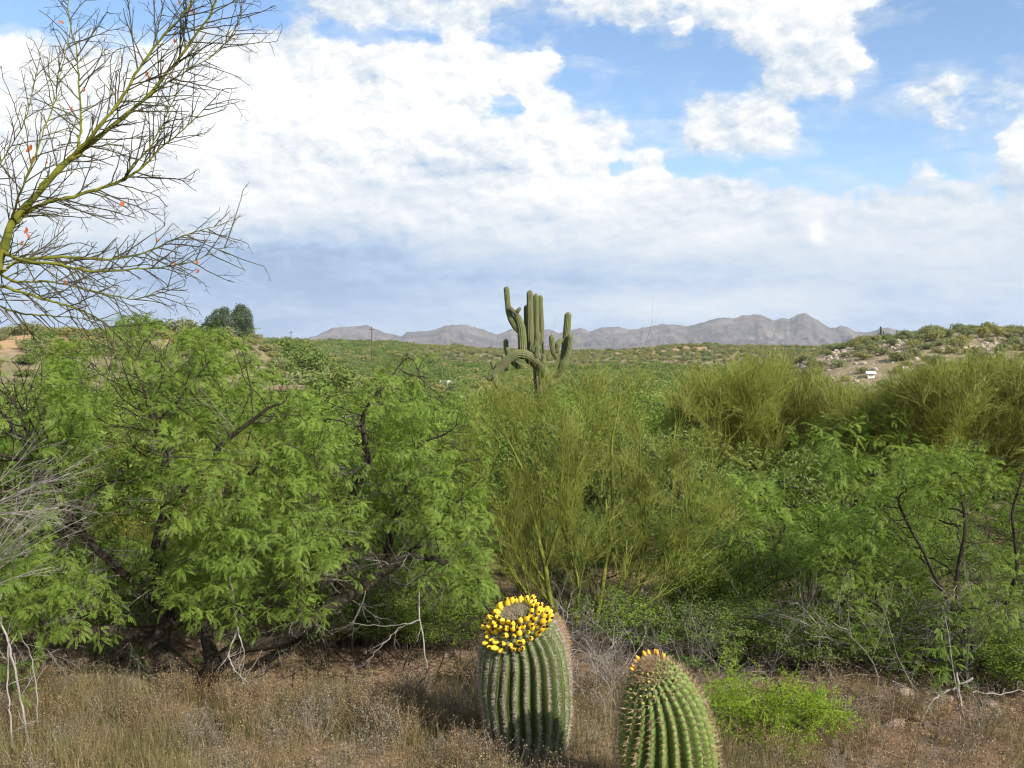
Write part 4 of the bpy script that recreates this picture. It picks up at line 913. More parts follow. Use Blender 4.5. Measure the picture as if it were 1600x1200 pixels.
# ------------------------------------------------------------------ barrel cacti
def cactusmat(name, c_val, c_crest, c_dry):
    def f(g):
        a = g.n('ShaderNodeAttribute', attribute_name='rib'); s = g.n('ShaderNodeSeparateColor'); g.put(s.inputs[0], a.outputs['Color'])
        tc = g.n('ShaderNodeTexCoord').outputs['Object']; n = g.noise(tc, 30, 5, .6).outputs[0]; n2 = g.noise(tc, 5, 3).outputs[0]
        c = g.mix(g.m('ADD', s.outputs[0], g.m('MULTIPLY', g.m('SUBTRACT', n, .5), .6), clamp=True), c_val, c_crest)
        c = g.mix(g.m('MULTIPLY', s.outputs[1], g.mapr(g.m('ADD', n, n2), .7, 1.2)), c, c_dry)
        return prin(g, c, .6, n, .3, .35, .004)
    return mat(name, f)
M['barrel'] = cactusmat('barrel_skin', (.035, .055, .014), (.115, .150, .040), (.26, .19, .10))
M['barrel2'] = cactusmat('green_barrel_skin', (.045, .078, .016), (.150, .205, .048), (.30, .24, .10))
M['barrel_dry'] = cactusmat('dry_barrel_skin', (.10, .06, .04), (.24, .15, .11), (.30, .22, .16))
M['spine'] = mat('grey_spine', lambda g: prin(g, g.mix(g.n('ShaderNodeNewGeometry').outputs['Random Per Island'], (.26, .235, .19), (.52, .50, .43)), .6))
M['spine_red'] = mat('red_spine', lambda g: prin(g, g.mix(g.n('ShaderNodeNewGeometry').outputs['Random Per Island'], (.20, .13, .08), (.46, .41, .32)), .6))
M['spine_tan'] = mat('tan_spine', lambda g: prin(g, g.mix(g.n('ShaderNodeNewGeometry').outputs['Random Per Island'], (.24, .15, .08), (.50, .40, .25)), .7))
M['fruit'] = mat('yellow_fruit', lambda g: prin(g, g.mix(g.mapr(g.noise(g.n('ShaderNodeTexCoord').outputs['Object'], 60, 3).outputs[0], .35, .7), g.mix(g.n('ShaderNodeObjectInfo').outputs['Random'], (.72, .50, .015), (.60, .34, .01)), (.76, .60, .05)), .62, None, 0, .4))
M['fruit_or'] = mat('orange_fruit', lambda g: prin(g, g.mix(g.n('ShaderNodeObjectInfo').outputs['Random'], (.70, .28, .03), (.74, .42, .06)), .5))
M['husk'] = mat('dried_flower', lambda g: prin(g, (.045, .018, .010), .9))

def barrel(label, base, H, Rm, lean, ribs, m, spm, dense, seed, tub=0.0, twist=.25, nar=40, bend=1.0, hook=.035, rad_sp=.022, nrad=8, crown=.3, kid=None, profile=None):
    g = np.random.default_rng(seed); t = thing('barrel_cactus', label, 'barrel cactus', base); B = np.array(base, float)
    lean = np.array(lean, float)
    def axis(u): return B+np.array([0, 0, H*u])[None].repeat(1, 0)[0]*1+lean*(u**2*bend+u*(1-bend))-np.array([0, 0, .10*u*u*np.hypot(*lean[:2])])
    def frame(u):
        e = 1e-3; T = nrm(axis(u+e)-axis(u-e)); T = nrm(T+lean*1.15*max(0, u-.45)/.55/H*np.array([1, 1, 0])); a = nrm(np.cross(np.array([0, 1, 0]), T)); b = np.cross(T, a); return T, a, b
    pr = profile or [(0,.74),(.1,.84),(.3,.96),(.55,1),(.75,.93),(.86,.79),(.93,.62),(.975,.46),(1.0,.28)]
    pu, pv = zip(*pr); rad = lambda u: Rm*np.interp(u, pu, pv)
    nu = 90; us = np.concatenate([np.linspace(0, .85, 62), np.linspace(.86, 1, 28)]); nt = ribs*8
    th = np.arange(nt)*2*math.pi/nt; V = []; A = []
    for u in us:
        T, a, b = frame(u); c = axis(u); ph = twist*np.sin(u*2.6)+.05*np.sin(u*9)
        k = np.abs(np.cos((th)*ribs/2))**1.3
        are = .5+.5*np.cos(u*nar*2*math.pi+(np.floor(th*ribs/2/math.pi+.5) % 2)*math.pi)
        amp = .17*(1-.5*sst(u, .9, 1)); rr = rad(u)*(1-amp*(1-k))*(1+.012*np.sin(th*3+u*7)+tub*k*(are-.5)*(.4+sst(u, .3, .95)))
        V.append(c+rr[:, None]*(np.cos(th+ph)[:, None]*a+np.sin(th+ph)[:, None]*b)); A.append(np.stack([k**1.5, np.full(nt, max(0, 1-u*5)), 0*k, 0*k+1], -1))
    T, a, b = frame(1); V.append((axis(1)-T*.012)[None]); A.append(np.array([[.3, 1, 0, 1]])); V = np.vstack(V)
    i = np.arange(len(us)-1)[:, None]*nt; j = np.arange(nt)[None]; j2 = (j+1) % nt
    q = np.stack([i+j, i+j2, i+nt+j2, i+nt+j], -1).reshape(-1, 4); l0 = (len(us)-1)*nt
    mb = MB(); mb.add(V, [(l0+k, l0+(k+1) % nt, len(V)-1) for k in range(nt)], q); me = mb.mesh('body')
    ca = me.color_attributes.new('rib', 'FLOAT_COLOR', 'POINT'); ca.data.foreach_set('color', np.vstack(A).astype(np.float32).ravel())
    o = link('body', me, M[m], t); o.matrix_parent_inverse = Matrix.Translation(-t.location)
    sp, cs = MB(), MB()
    def spine(mbx, p, d, L, w0, hookd=None):
        d = nrm(d); s = nrm(np.cross(d, g.normal(0, 1, 3))); v = np.cross(d, s)
        base3 = [p+s*w0, p+(-.5*s+.87*v)*w0, p+(-.5*s-.87*v)*w0]
        if hookd is None: mbx.add(base3+[p+d*L], [(0, 1, 3), (1, 2, 3), (2, 0, 3)])
        else:
            m_ = p+d*L*.8; e = p+d*L*.92+hookd*L*.22; mbx.add(base3+[m_+s*w0*.6, m_-s*w0*.6, e], [(0, 1, 3), (1, 4, 3), (1, 2, 4), (2, 0, 4), (0, 3, 4), (3, 4, 5)])
    for k in range(ribs):
        for n in range(nar):
            u = (n+.5*(k % 2)+g.uniform(-.12, .12))/nar
            if u > .985 or u < .02: continue
            T, a, b = frame(u); ph = twist*math.sin(u*2.6)+.05*math.sin(u*9)+k*2*math.pi/ribs
            N = math.cos(ph)*a+math.sin(ph)*b; S = np.cross(T, N)
            if (N[1] > .75): continue
            dr = (rad(min(1, u+.01))-rad(u-.01))/(.02*H); nn = nrm(N-T*dr*.9); p = axis(u)+N*rad(u)*(1+tub*.5)
            tt = np.cross(S, nn)
            for s in range(nrad if g.random() < dense else nrad//2):
                an = s*2*math.pi/nrad+g.uniform(-.3, .3); d = nn*g.uniform(.35, .8)+S*math.cos(an)+tt*math.sin(an)
                spine(sp, p, d, rad_sp*g.uniform(.7, 1.25), .00125)
            for s in (-1, 0, 1):
                d = nn+S*s*.55+tt*g.uniform(-.4, .3); spine(cs, p, d, hook*g.uniform(.8, 1.15), .0019, -tt+S*g.uniform(-.4, .4) if s == 0 else None)
    # woolly, spiny crown
    for s in range(int(1900*crown)):
        ph = g.uniform(0, 6.28); q_ = math.sqrt(g.random())
        if q_ < .62: u = 1.0; rr = rad(1.0)*q_/.62
        else: u = 1-(q_-.62)/.38*.045; rr = rad(u)
        T, a, b = frame(u); N = math.cos(ph)*a+math.sin(ph)*b; p = axis(u)+N*rr-T*(.008 if q_ < .62 else .004)
        spine(cs, p, T+N*.5*q_+g.normal(0, .38, 3), g.uniform(.018, .036), .0016)
    child('spines', sp, M[spm], t, False, 'stuff'); child('hooked_spines', cs, M['spine_red' if spm != 'spine_tan' else 'spine_tan'], t, False, 'stuff')
    return t, axis, frame, rad, g
def fruit_mesh(L=.034, w=.0135):
    n, k = 7, 9; mb = MB(); us = np.linspace(0, 1, n); pts = np.stack([0*us, 0*us, us*L], -1); rr = w*np.array([.55, .85, 1, 1.0, .9, .68, .42])
    mb.tube(pts, rr, k); return mb.mesh('fruit')
def husk_mesh(L=.014, w=.0068):
    mb = MB(); mb.tube(np.array([(0, 0, 0), (0, 0, L*.5), (.001, 0, L)]), [w*.8, w, w*.45], 7); return mb.mesh('dried_flower')
FM, HM = fruit_mesh(), husk_mesh(); FM.materials.append(M['fruit']); HM.materials.append(M['husk'])
FO = fruit_mesh(.026, .010); FO.materials.append(M['fruit_or'])
def put_fruit(t, p, d, s, me, husk=True):
    o = bpy.data.objects.new('fruit', me); C.objects.link(o); o.parent = t
    o.location = Vector(p)-t.location; o.rotation_euler = Vector(d).to_track_quat('Z', 'Y').to_euler(); o.scale = (s, s, s*1.15)
    if husk:
        h = bpy.data.objects.new('dried_flower', HM); C.objects.link(h); h.parent = o; h.location = (0, 0, .031)
def gpos(px, D, dz=0):
    p = W(px, 900, D); return np.array([p[0], D, tz(p[0], D)+dz])
b1, ax, fr, rd, g = barrel('tall barrel cactus crowned with a ring of yellow fruit', gpos(826, 6.30, -.05), 1.02, .290, (-.085, -.14, 0), 25, 'barrel', 'spine', 1.0, 91, tub=.02, nar=42, nrad=12, rad_sp=.028, hook=.032, crown=.9)
n = 0
for ring, (u, cnt, el_) in enumerate([(.990, 18, 1.2), (.972, 22, 1.0), (.948, 25, .8), (.918, 28, .62), (.888, 30, .45)]):
    for k in range(cnt):
        T, a, b = fr(u); ph = (k+.5*(ring % 2)+g.uniform(-.2, .2))*2*math.pi/cnt; N = math.cos(ph)*a+math.sin(ph)*b
        front = -N[1]
        if ring == 4 and (front < .2 or N[0] > .15): continue
        if ring == 3 and front < -.3: continue
        rr = rd(u)*1.05; p = ax(u)+N*rr*.95; d = N*math.cos(el_)+T*math.sin(el_)+g.normal(0, .2, 3); p = p+g.normal(0, .005, 3)
        put_fruit(b1, p, d, g.uniform(.95, 1.45), FM); n += 1
b2, ax, fr, rd, g = barrel('rounder green barrel cactus with hooked spines and a budding top at the bottom edge', gpos(1050, 5.45, -.05), .97, .272, (-.15, -.18, 0), 22, 'barrel2', 'spine_tan', .5, 92, tub=.075, nar=27, nrad=7, rad_sp=.032, hook=.042, crown=.8,
   profile=[(0,.86),(.15,.96),(.35,1.0),(.55,.97),(.72,.84),(.84,.67),(.92,.48),(.97,.30),(1.0,.14)])
for k in range(9):
    T, a, b = fr(.975); ph = math.pi/2+(k-4)*.30+g.uniform(-.1, .1); N = math.cos(ph)*a+math.sin(ph)*b
    if N[1] < 0: N = -N
    put_fruit(b2, ax(.975)+N*rd(.96)*1.0, N*.5+T, g.uniform(.8, 1.1), FO, False)
M['bud'] = mat('cactus_bud', lambda g: prin(g, g.mix(g.n('ShaderNodeObjectInfo').outputs['Random'], (.20, .21, .06), (.34, .28, .10)), .6))
BM = fruit_mesh(.016, .0062); BM.materials.append(M['bud'])
for ring, (u, cnt) in enumerate([(.99, 12), (.968, 17), (.942, 20), (.915, 22), (.885, 22)]):
    for k in range(cnt):
        T, a, b = fr(u); ph = (k+.5*(ring % 2))*2*math.pi/cnt; N = math.cos(ph)*a+math.sin(ph)*b
        if N[1] > .3: continue
        o = bpy.data.objects.new('bud', BM); C.objects.link(o); o.parent = b2; p = ax(u)+N*rd(u)*.98; o.location = Vector(p)-b2.location
        o.rotation_euler = Vector(N*.8+T+g.normal(0, .15, 3)).to_track_quat('Z', 'Y').to_euler(); s = g.uniform(.8, 1.4); o.scale = (s, s, s)
barrel('brown weathered barrel cactus half hidden behind the fruiting one', gpos(853, 6.95, -.05), .78, .17, (.0, -.02, 0), 20, 'barrel_dry', 'spine_tan', 1.0, 93, nar=34, nrad=8, rad_sp=.026, crown=.3)

# ------------------------------------------------------------------ prickly pears
M['pad'] = mat('prickly_pear_pad', lambda g: prin(g, g.mix(g.mapr(g.noise(g.n('ShaderNodeTexCoord').outputs['Object'], 9, 4).outputs[0], .35, .7), g.mix(g.n('ShaderNodeObjectInfo').outputs['Random'], (.075, .125, .045), (.19, .21, .05)), (.15, .19, .06)), .55, None, 0, .35))
def pad_mesh():
    mb = MB(); n, k = 10, 16; us = np.linspace(0, 1, n); th = np.arange(k)*2*math.pi/k; V = []
    for u in us:
        w = math.sin(math.pi*(.06+.90*u)**.8)**.62*.5; V.append(np.stack([np.cos(th)*w*.82, np.sin(th)*.055*(w*2)**.5, np.full(k, u)], -1))
    V = np.vstack(V); i = np.arange(n-1)[:, None]*k; j = np.arange(k)[None]; j2 = (j+1) % k
    mb.add(V, [(0, a+1, a) for a in range(1, k-1)]+[((n-1)*k, (n-1)*k+a, (n-1)*k+a+1) for a in range(1, k-1)], np.stack([i+j, i+j2, i+k+j2, i+k+j], -1).reshape(-1, 4)); return mb.mesh('pad')
PADM = pad_mesh(); PADM.materials.append(M['pad'])
def pear(label, base, D, pads, seed):
    g = np.random.default_rng(seed); b = gpos(base, D); t = thing('prickly_pear', label, 'prickly pear', b)
    for px, py, s, tilt, yaw in pads:
        o = bpy.data.objects.new('pad', PADM); C.objects.link(o); o.parent = t; o.location = Vector(W(px, py, D+g.uniform(-.12, .12)))-t.location
        o.rotation_euler = (g.uniform(-.25, .25), tilt, yaw); o.scale = (s, s, s)
pear('prickly pear with pale green pads under the left limb of the big mesquite', 180, 8.4, [(150,1022,.13,-.5,.3),(168,1030,.16,-.1,.2),(185,1050,.15,.2,-.4),(200,1066,.2,.1,.2),(178,1075,.17,-.2,.5),(205,1028,.14,.6,.1),(222,1020,.12,.3,.6),(215,1008,.12,-.6,.1),(196,1090,.19,0,.2)], 95)
pear('prickly pear with dark green pads in the shade of the mesquite fork', 325, 8.2, [(318,1062,.20,-.3,.2),(335,1080,.2,.2,-.3),(315,1090,.19,0,.2),(330,1045,.14,.4,.1)], 96)
pear('small prickly pear at the foot of the thick mesquite trunk', 222, 8.0, [(222,1080,.16,.1,.2),(224,1052,.14,-.2,.4),(262,1080,.15,.2,.1),(252,1092,.14,-.3,.8)], 97)

# ------------------------------------------------------------------ saguaro
def f_sag(g):
    tc = g.n('ShaderNodeTexCoord').outputs['Object']; a = g.n('ShaderNodeAttribute', attribute_name='rib').outputs['Fac']
    n = g.noise(tc, 3, 5, .6).outputs[0]; z = g.n('ShaderNodeSeparateXYZ'); g.put(z.inputs[0], tc)
    bands = g.noise(g.v('MULTIPLY', tc, (.3, .3, 3.2)), 1.0, 3).outputs[0]
    c = g.mix(a, (.040, .050, .022), (.150, .165, .068)); c = g.mix(g.mapr(bands, .52, .66, 0, .5), c, (.11, .10, .055)); c = g.mix(g.mapr(n, .58, .72, 0, .5), c, (.23, .22, .12))
    return prin(g, c, .75, n, .2, .2)
M['sag'] = mat('saguaro_skin', f_sag)
M['sag_tip'] = mat('saguaro_tip', lambda g: prin(g, (.42, .38, .27), .9))
M['sag_shaded'] = barkmat('saguaro_shaded_trunk', (.05, .045, .035), (.16, .15, .11), 9, .8)  # shade on the trunk put into a dark grey-brown colour
def ribbed(mb, attrs, P, Rr, ribs=13):
    P = np.array(P, float); n0 = len(P); n = max(8, n0*5); s = np.linspace(0, n0-1, n)
    P = np.stack([np.interp(s, np.arange(n0), P[:, i]) for i in range(3)], -1); rr = np.interp(s, np.arange(n0), Rr)
    for _ in range(3): P[1:-1] = P[1:-1]*.5+.25*(P[:-2]+P[2:])
    T0 = nrm(P[-1]-P[-2]); ex = np.array([.35, .6, .8, .93, 1.0]); rl = rr[-1]
    P = np.vstack([P, P[-1]+T0*rl*ex[:, None]*1.1]); rr = np.concatenate([rr, rl*np.array([.93, .78, .58, .35, .06])])
    L = len(P); rr = rr*(1+.03*np.sin(np.arange(L)*1.1)); T = nrm(np.gradient(P, axis=0)); m = T.mean(0); ref = np.zeros(3); ref[np.argmin(np.abs(m))] = 1
    a = nrm(np.cross(T, ref)); b = np.cross(T, a); k = ribs*4; th = np.arange(k)*2*math.pi/k; q_ = np.abs(np.cos(th*ribs/2)); mod = 1-.22*(1-q_)
    V = (P[:, None]+(rr[:, None]*mod[None])[:, :, None]*(a[:, None]*np.cos(th)[None, :, None]+b[:, None]*np.sin(th)[None, :, None])).reshape(-1, 3)
    i = np.arange(L-1)[:, None]*k; j = np.arange(k)[None]; j2 = (j+1) % k
    mb.add(V, None, np.stack([i+j, i+j2, i+k+j2, i+k+j], -1).reshape(-1, 4)); attrs.append(np.tile(q_, L))
def saguaro():
    D = 49.0; x0 = W(848, 600, D)[0]; base = (x0, D, tz(x0, D)-.1); t = thing('saguaro', 'huge many-armed saguaro cactus rising above the palo verde in the middle distance', 'saguaro', base)
    k = 1/F*49
    def part(name, pts, w, m='sag', dd=0):
        P = [W(a, b, D+c) for a, b, c in pts]; w = w if isinstance(w, (list, tuple)) else [w*.9]+[w]*(len(pts)-1); mb = MB(); at = []
        ribbed(mb, at, P, [q*k/2 for q in w]); me = mb.mesh(name); a = me.attributes.new('rib', 'FLOAT', 'POINT'); a.data.foreach_set('value', np.concatenate(at).astype(np.float32))
        o = link(name, me, M[m], t); o.matrix_parent_inverse = Matrix.Translation(-t.location); return o
    zb = 600+(tz(x0, D)-W(848, 600, D)[2])*-1/k
    part('trunk', [(850, zb+4, 0), (849, 700, 0), (847, 640, 0), (845, 590, 0), (840, 560, 0)], [25, 24, 24, 22, 18], 'sag_shaded')
    part('arm', [(838, 575, -.2), (829.5, 556, -.3), (828.5, 520, -.3), (828, 490, -.3), (828, 459, -.3)], [9, 11.5, 11.5, 11, 10])
    part('arm', [(842, 575, .1), (838.5, 552, 0), (838, 520, 0), (837.5, 463, 0)], [8, 9.5, 9.5, 8.5])
    part('arm', [(848, 575, .2), (844.5, 545, .2), (846, 508, .2), (845, 490, .2), (844.5, 465.5, .2)], [8, 8.5, 9.5, 8.5, 8])
    part('arm', [(834, 570, .5), (823.5, 545, .5), (822.5, 510, .5), (822.3, 481, .5)], [8, 9, 9, 8])
    part('arm', [(842, 572, -.5), (826, 562, -.6), (817, 548, -.6), (816, 530, -.6), (815, 514, -.6), (811, 500, -.6), (806, 489, -.6)], [10, 13, 14.5, 14, 13, 11.5, 9])
    part('arm', [(814, 520, -.6), (807, 512, -.5), (800, 502, -.5), (795, 488, -.5), (793, 470, -.5), (791.5, 452.5, -.5)], [8, 11, 10.5, 10, 9, 9])
    part('arm', [(808, 492, -.7), (802, 486, -.8), (798, 482, -.8)], [6, 6.5, 6])
    part('arm', [(806, 490, -.7), (809, 486, -.8), (811.5, 483, -.8)], [6, 6, 6])
    part('arm', [(846, 580, -.6), (835, 562, -.9), (822, 554, -1.1), (808, 553, -1.2), (793, 562, -1.2), (780, 577, -1.2), (766, 590, -1.2)], [14, 15, 15, 15, 14, 12.5, 11])
    part('arm', [(772, 585, -1.3), (776, 600, -1.4), (785, 609, -1.4), (797, 611, -1.5)], [9, 10, 10, 9])
    part('arm', [(836, 560, -.8), (848, 574, -1), (856, 588, -1.1), (860, 600, -1.1)], [10, 12, 12, 10])
    part('arm', [(832, 556, -.9), (833, 548, -1), (838, 538, -1), (840.5, 523, -1)], [7, 9, 9, 8.5])
    part('arm', [(834, 562, -1), (838, 556, -1.1), (840.5, 543, -1.1)], [6, 7.5, 7.5])
    part('arm', [(812, 575, -.2), (801, 566, -.3), (795, 556, -.3), (793, 546, -.3)], [7, 8, 7.5, 7])
    part('arm', [(800, 562, .1), (792.5, 553, .1), (790.5, 541, .1), (790.5, 534, .1)], [6, 7.5, 8, 8])
    part('arm', [(792, 580, -.4), (787.5, 570, -.4), (786.2, 556, -.4)], [6, 6.5, 6])
    part('arm', [(784, 580, -.9), (777, 582, -.9), (772, 575, -.8), (769, 567, -.8)], [6, 8, 8, 7])
    part('arm', [(846, 590, -.9), (851, 577, -1), (850, 566, -1), (849, 557, -1)], [7, 8.5, 8, 7.5])
    part('arm', [(852, 600, 0), (866, 596, 0), (874, 584, 0), (879, 566, 0), (882, 545, 0), (885.5, 520, 0), (887.5, 494, 0)], [11, 11, 10.5, 10, 10, 11.5, 11.5])
    part('arm', [(884, 533, 0), (876, 532, -.1), (871.5, 538, -.2), (870.5, 548, -.2)], [6, 8.5, 9, 7])
    part('arm', [(870, 560, -.1), (865, 552, -.2), (863, 540, -.2), (862, 528, -.2)], [6, 8.5, 9, 8.5])
    part('arm', [(874, 585, -.2), (880, 570, -.3), (887, 556, -.3), (890, 540, -.3), (891, 527, -.3)], [9, 12, 10, 9, 8.5])
    part('arm', [(842, 640, -.6), (842, 625, -.8), (842, 619, -.8)], [6, 6, 6])
saguaro()
def small_saguaro():
    D = 238.0; x0 = W(1376, 540, D)[0]; zz = tz(x0, D); t = thing('saguaro', 'tiny saguaro silhouetted on the left shoulder of the stony hill', 'saguaro', (x0, D, zz)); k = D/F
    for nm, pts, w in (('trunk', [(0, 0, -.3), (0, 0, 1.5), (0, 0, 3.6)], 4), ('arm', [(0, 0, 1.6), (.55, 0, 1.6), (.65, 0, 2.6)], 2.4), ('arm', [(0, 0, 1.4), (-.5, 0, 1.5), (-.6, 0, 2.2)], 2.4)):
        mb = MB(); at = []; ribbed(mb, at, [np.array(p)+np.array([x0, D, zz]) for p in pts], [w*k/2*.8]*3, 8); child(nm, mb, M['sag'], t)
small_saguaro()

# ------------------------------------------------------------------ middle distance trees and far shrubs
def mid_mesquite_meshes(seed, m, nleaf=12000, natt=900):
    g = np.random.default_rng(seed); Hh, Rr = 3.0, 2.1
    lob = [(g.normal(0, .8), g.normal(0, .8), g.uniform(1.3, 2.3), g.uniform(.7, 1.15)) for _ in range(8)]+[(0, 0, 1.7, 1.2)]
    A = []
    for x, y, z, r in lob:
        v = nrm(g.normal(0, 1, (natt//9, 3)))*r*g.uniform(.5, 1, (natt//9, 1))**.5; v[:, 2] *= .75; A.append(v+np.array([x, y, z]))
    A = np.vstack(A); A = A[A[:, 2] > .45]
    pos = [np.array([0, 0, z]) for z in (0, .25, .5)]; par = [-1, 0, 1]; rad = [.12, .10, .09]
    pos, par, rad = colonize(pos, par, rad, A, .16, 1.6, .24, 50, g, up=.05); r = radii(par, rad, .008); b = MB(); mesh_tree(pos, par, r, b, None, sides=(6, 4, 3))
    tr = b.mesh('trunk'); tr.materials.append(M['twig'])
    thin = np.where(r < .03)[0]; idx = g.choice(thin, nleaf); P = pos[idx]+g.normal(0, .10, (nleaf, 3))
    yaw = g.uniform(0, 6.28, nleaf); f = np.stack([np.cos(yaw), np.sin(yaw), g.uniform(-.8, .35, nleaf)], -1); f = nrm(f); up = nrm(np.array([0, 0, 1])+g.normal(0, .45, (nleaf, 3)))
    s = nrm(np.cross(f, up)); L = g.uniform(.05, .11, nleaf)[:, None]; w = .014
    V = np.stack([P, P+f*L*.5+s*w, P+f*L-np.array([0, 0, .02]), P+f*L*.5-s*w], 1).reshape(-1, 3); q = np.arange(nleaf*4).reshape(-1, 4)
    c = MB(); c.add(V, None, q); cm = c.mesh('crown', False); cm.materials.append(M[m]); return tr, cm
MID = [mid_mesquite_meshes(201, 'mesq'), mid_mesquite_meshes(202, 'mesq_dark'), mid_mesquite_meshes(203, 'mesq'), mid_mesquite_meshes(204, 'mesq_far')]
def far_shrub_mesh(seed, m, n=2600, flat=.75, leaf=.042, nl=9):
    g = np.random.default_rng(seed); lob = np.array([(g.normal(0, .26), g.normal(0, .26), g.uniform(.28, .62), g.uniform(.22, .38)) for _ in range(nl)]+[(0, 0, .4, .36)])
    i = g.integers(0, len(lob), n); v = nrm(g.normal(0, 1, (n, 3)))*(g.uniform(.55, 1.05, (n, 1))); P = lob[i, :3]+v*lob[i, 3:4]; P[:, 2] = np.clip(P[:, 2], .02, None)
    f = nrm(v+g.normal(0, .9, (n, 3))); nn = nrm(v*.8+g.normal(0, .5, (n, 3))+np.array([0, 0, .3])); s = nrm(np.cross(nn, f)); f = np.cross(s, nn); L = leaf*g.uniform(.6, 1.4, (n, 1))
    V = np.stack([P-f*L, P+s*L*.6, P+f*L, P-s*L*.6], 1).reshape(-1, 3); mb = MB(); mb.add(V, None, np.arange(n*4).reshape(-1, 4))
    me = mb.mesh('far_shrub', False); me.materials.append(M[m]); return me
FAR_G = [far_shrub_mesh(300+i, 'mesq_far') for i in range(3)]; FAR_S = [far_shrub_mesh(310+i, 'scrub', 1500, leaf=.045) for i in range(3)]; FAR_O = [far_shrub_mesh(320+i, 'olive', 1500, leaf=.045) for i in range(2)]

LIM = np.array([(-200,560),(0,565),(100,560),(200,555),(330,560),(400,590),(440,606),(500,612),(590,614),(605,646),(650,646),(665,625),(680,618),(715,618),(760,612),(830,600),(900,588),(960,582),(1050,590),(1100,585),(1180,590),(1280,585),(1330,590),(1400,592),(1450,600),(1800,600)], float)
def topz(px, D, lim): return EYE+(HOR-lim)/F*D
CLEAR = [(697, 322, 14, 606), (628, 205, 18, 636), (1360, 186, 6, 588), (440, 94, 5, 612)]       # sight lines kept open to the white roofs
def scatter_mid():
    g = np.random.default_rng(401); n = 0; r = 8.7; first = {}
    kinds = ['pale green', 'dark green', 'fresh green', 'dull green']
    while r < 74:
        w = 1.5 if r < 11.5 else 2.3+r*.045; A = R(31); k = int(2*A*r/w); off = g.random()
        for i in range(k):
            az = -A+2*A*(i+off)/k+g.normal(0, .12)*w/r; rr = r+g.normal(0, .25)*w; x, y = rr*math.sin(az), rr*math.cos(az); px = 800+F*x/y; zg = tz(x, y)
            lim = np.interp(px, LIM[:,0], LIM[:,1])+g.uniform(0, 26)*(30/rr)**.5
            if r < 22 and 1080 < px < 1330: lim = max(lim, 745)
            if r < 20 and 1350 < px < 1700: lim = max(lim, 770)
            if r < 30 and 1225 < px < 1420: lim = max(lim, 690)
            if r < 18 and 1180 < px < 1300 : continue
            if 46 < rr < 52 and 820 < px < 885: continue
            hmax = topz(px, y, lim)-zg; h = min(hmax, g.uniform(2.6, 4.2)+(1.2 if r > 40 else 0))
            if r < 12.6: h = min(hmax, g.uniform(.8, 1.5) if r > 10.5 else g.uniform(.6, 1.0))
            if r < 9.25 and not (380 < px < 760 or 1080 < px < 1240 or 1400 < px < 1700): continue
            if r < 14 and 1225 < px < 1300 or r < 10.5 and 830 < px < 930: continue
            if h < .55 or (r > 13 and h < 1.1): continue
            v = int(g.integers(0, 4)); s = h/3.0; wsc = s*g.uniform(1.0, 1.35)
            zone = 'left' if px < 420 else 'middle' if px < 1080 else 'right'; dist = 'just behind the near trees' if r < 24 else 'on the slope going down to the valley' if r < 45 else 'on the near edge of the valley floor'
            size = 'low' if h < 1.5 else 'tall' if h > 3.4 else 'broad' if wsc/s > 1.2 else 'rounded'
            mark = ['at the far left', 'behind the big left mesquite trunk', 'behind the big left mesquite crown', 'behind the second mesquite', 'left of the fruiting barrel cactus', 'below the saguaro', 'behind the centre palo verde', 'right of the centre palo verde', 'below the wide olive palo verde', 'between the two olive palo verdes', 'below the stony hill', 'at the right edge'][int(np.searchsorted([140, 300, 430, 600, 740, 900, 1020, 1100, 1220, 1350, 1480], px))]
            lab = '%s %s mesquite %s, %s' % (size, kinds[v], {'just behind the near trees': 'near', 'on the slope going down to the valley': 'on the slope'}.get(dist, 'on the valley edge'), mark); grp = 'mesquites %s' % dist
            if v not in first:
                t = thing('mesquite_tree', lab, 'tree', (x, y, zg-.08), grp); link('trunk', MID[v][0], None, t); link('crown', MID[v][1], None, t)['kind'] = 'stuff'
                t.rotation_euler[2] = g.uniform(0, 6.28); t.scale = (wsc, wsc, s); first[v] = t
            else: copy_tree(first[v], None, (x, y, zg-.08), g.uniform(0, 6.28), wsc, s, lab, grp)
            n += 1
        r += w*(.80 if r > 11 else .5)
    for px, D, h, v in [(640,8.6,.55,1),(735,8.5,.6,1),(560,8.7,.6,3),(455,8.8,.55,1),(1110,8.4,.7,2),(1170,8.2,.6,1),(1240,8.1,.7,3),(1390,8.2,.6,1),(1010,8.7,.5,3),(1560,8.0,.6,2)]:
        x = W(px, 900, D)[0]; mk = {640:'behind the hanging pale dead branch',735:'just left of the fruiting barrel cactus',560:'under the right limb of the big mesquite',455:'behind the fork of the big mesquite',1110:'behind the second barrel cactus',1170:'above the bright green shrub',1240:'behind the right end of the bright green shrub',1390:'under the dark stemmed mesquite',1010:'at the foot of the palo verde stems',1560:'at the right edge under the dark stemmed mesquite'}[px]
        copy_tree(first[v], None, (x, D, tz(x, D)-.05), g.uniform(0, 6.28), h/3*1.5, h/3, 'knee high %s sapling %s' % (kinds[v], mk), 'mesquite saplings under the trees')
    print('MID', n)
scatter_mid()
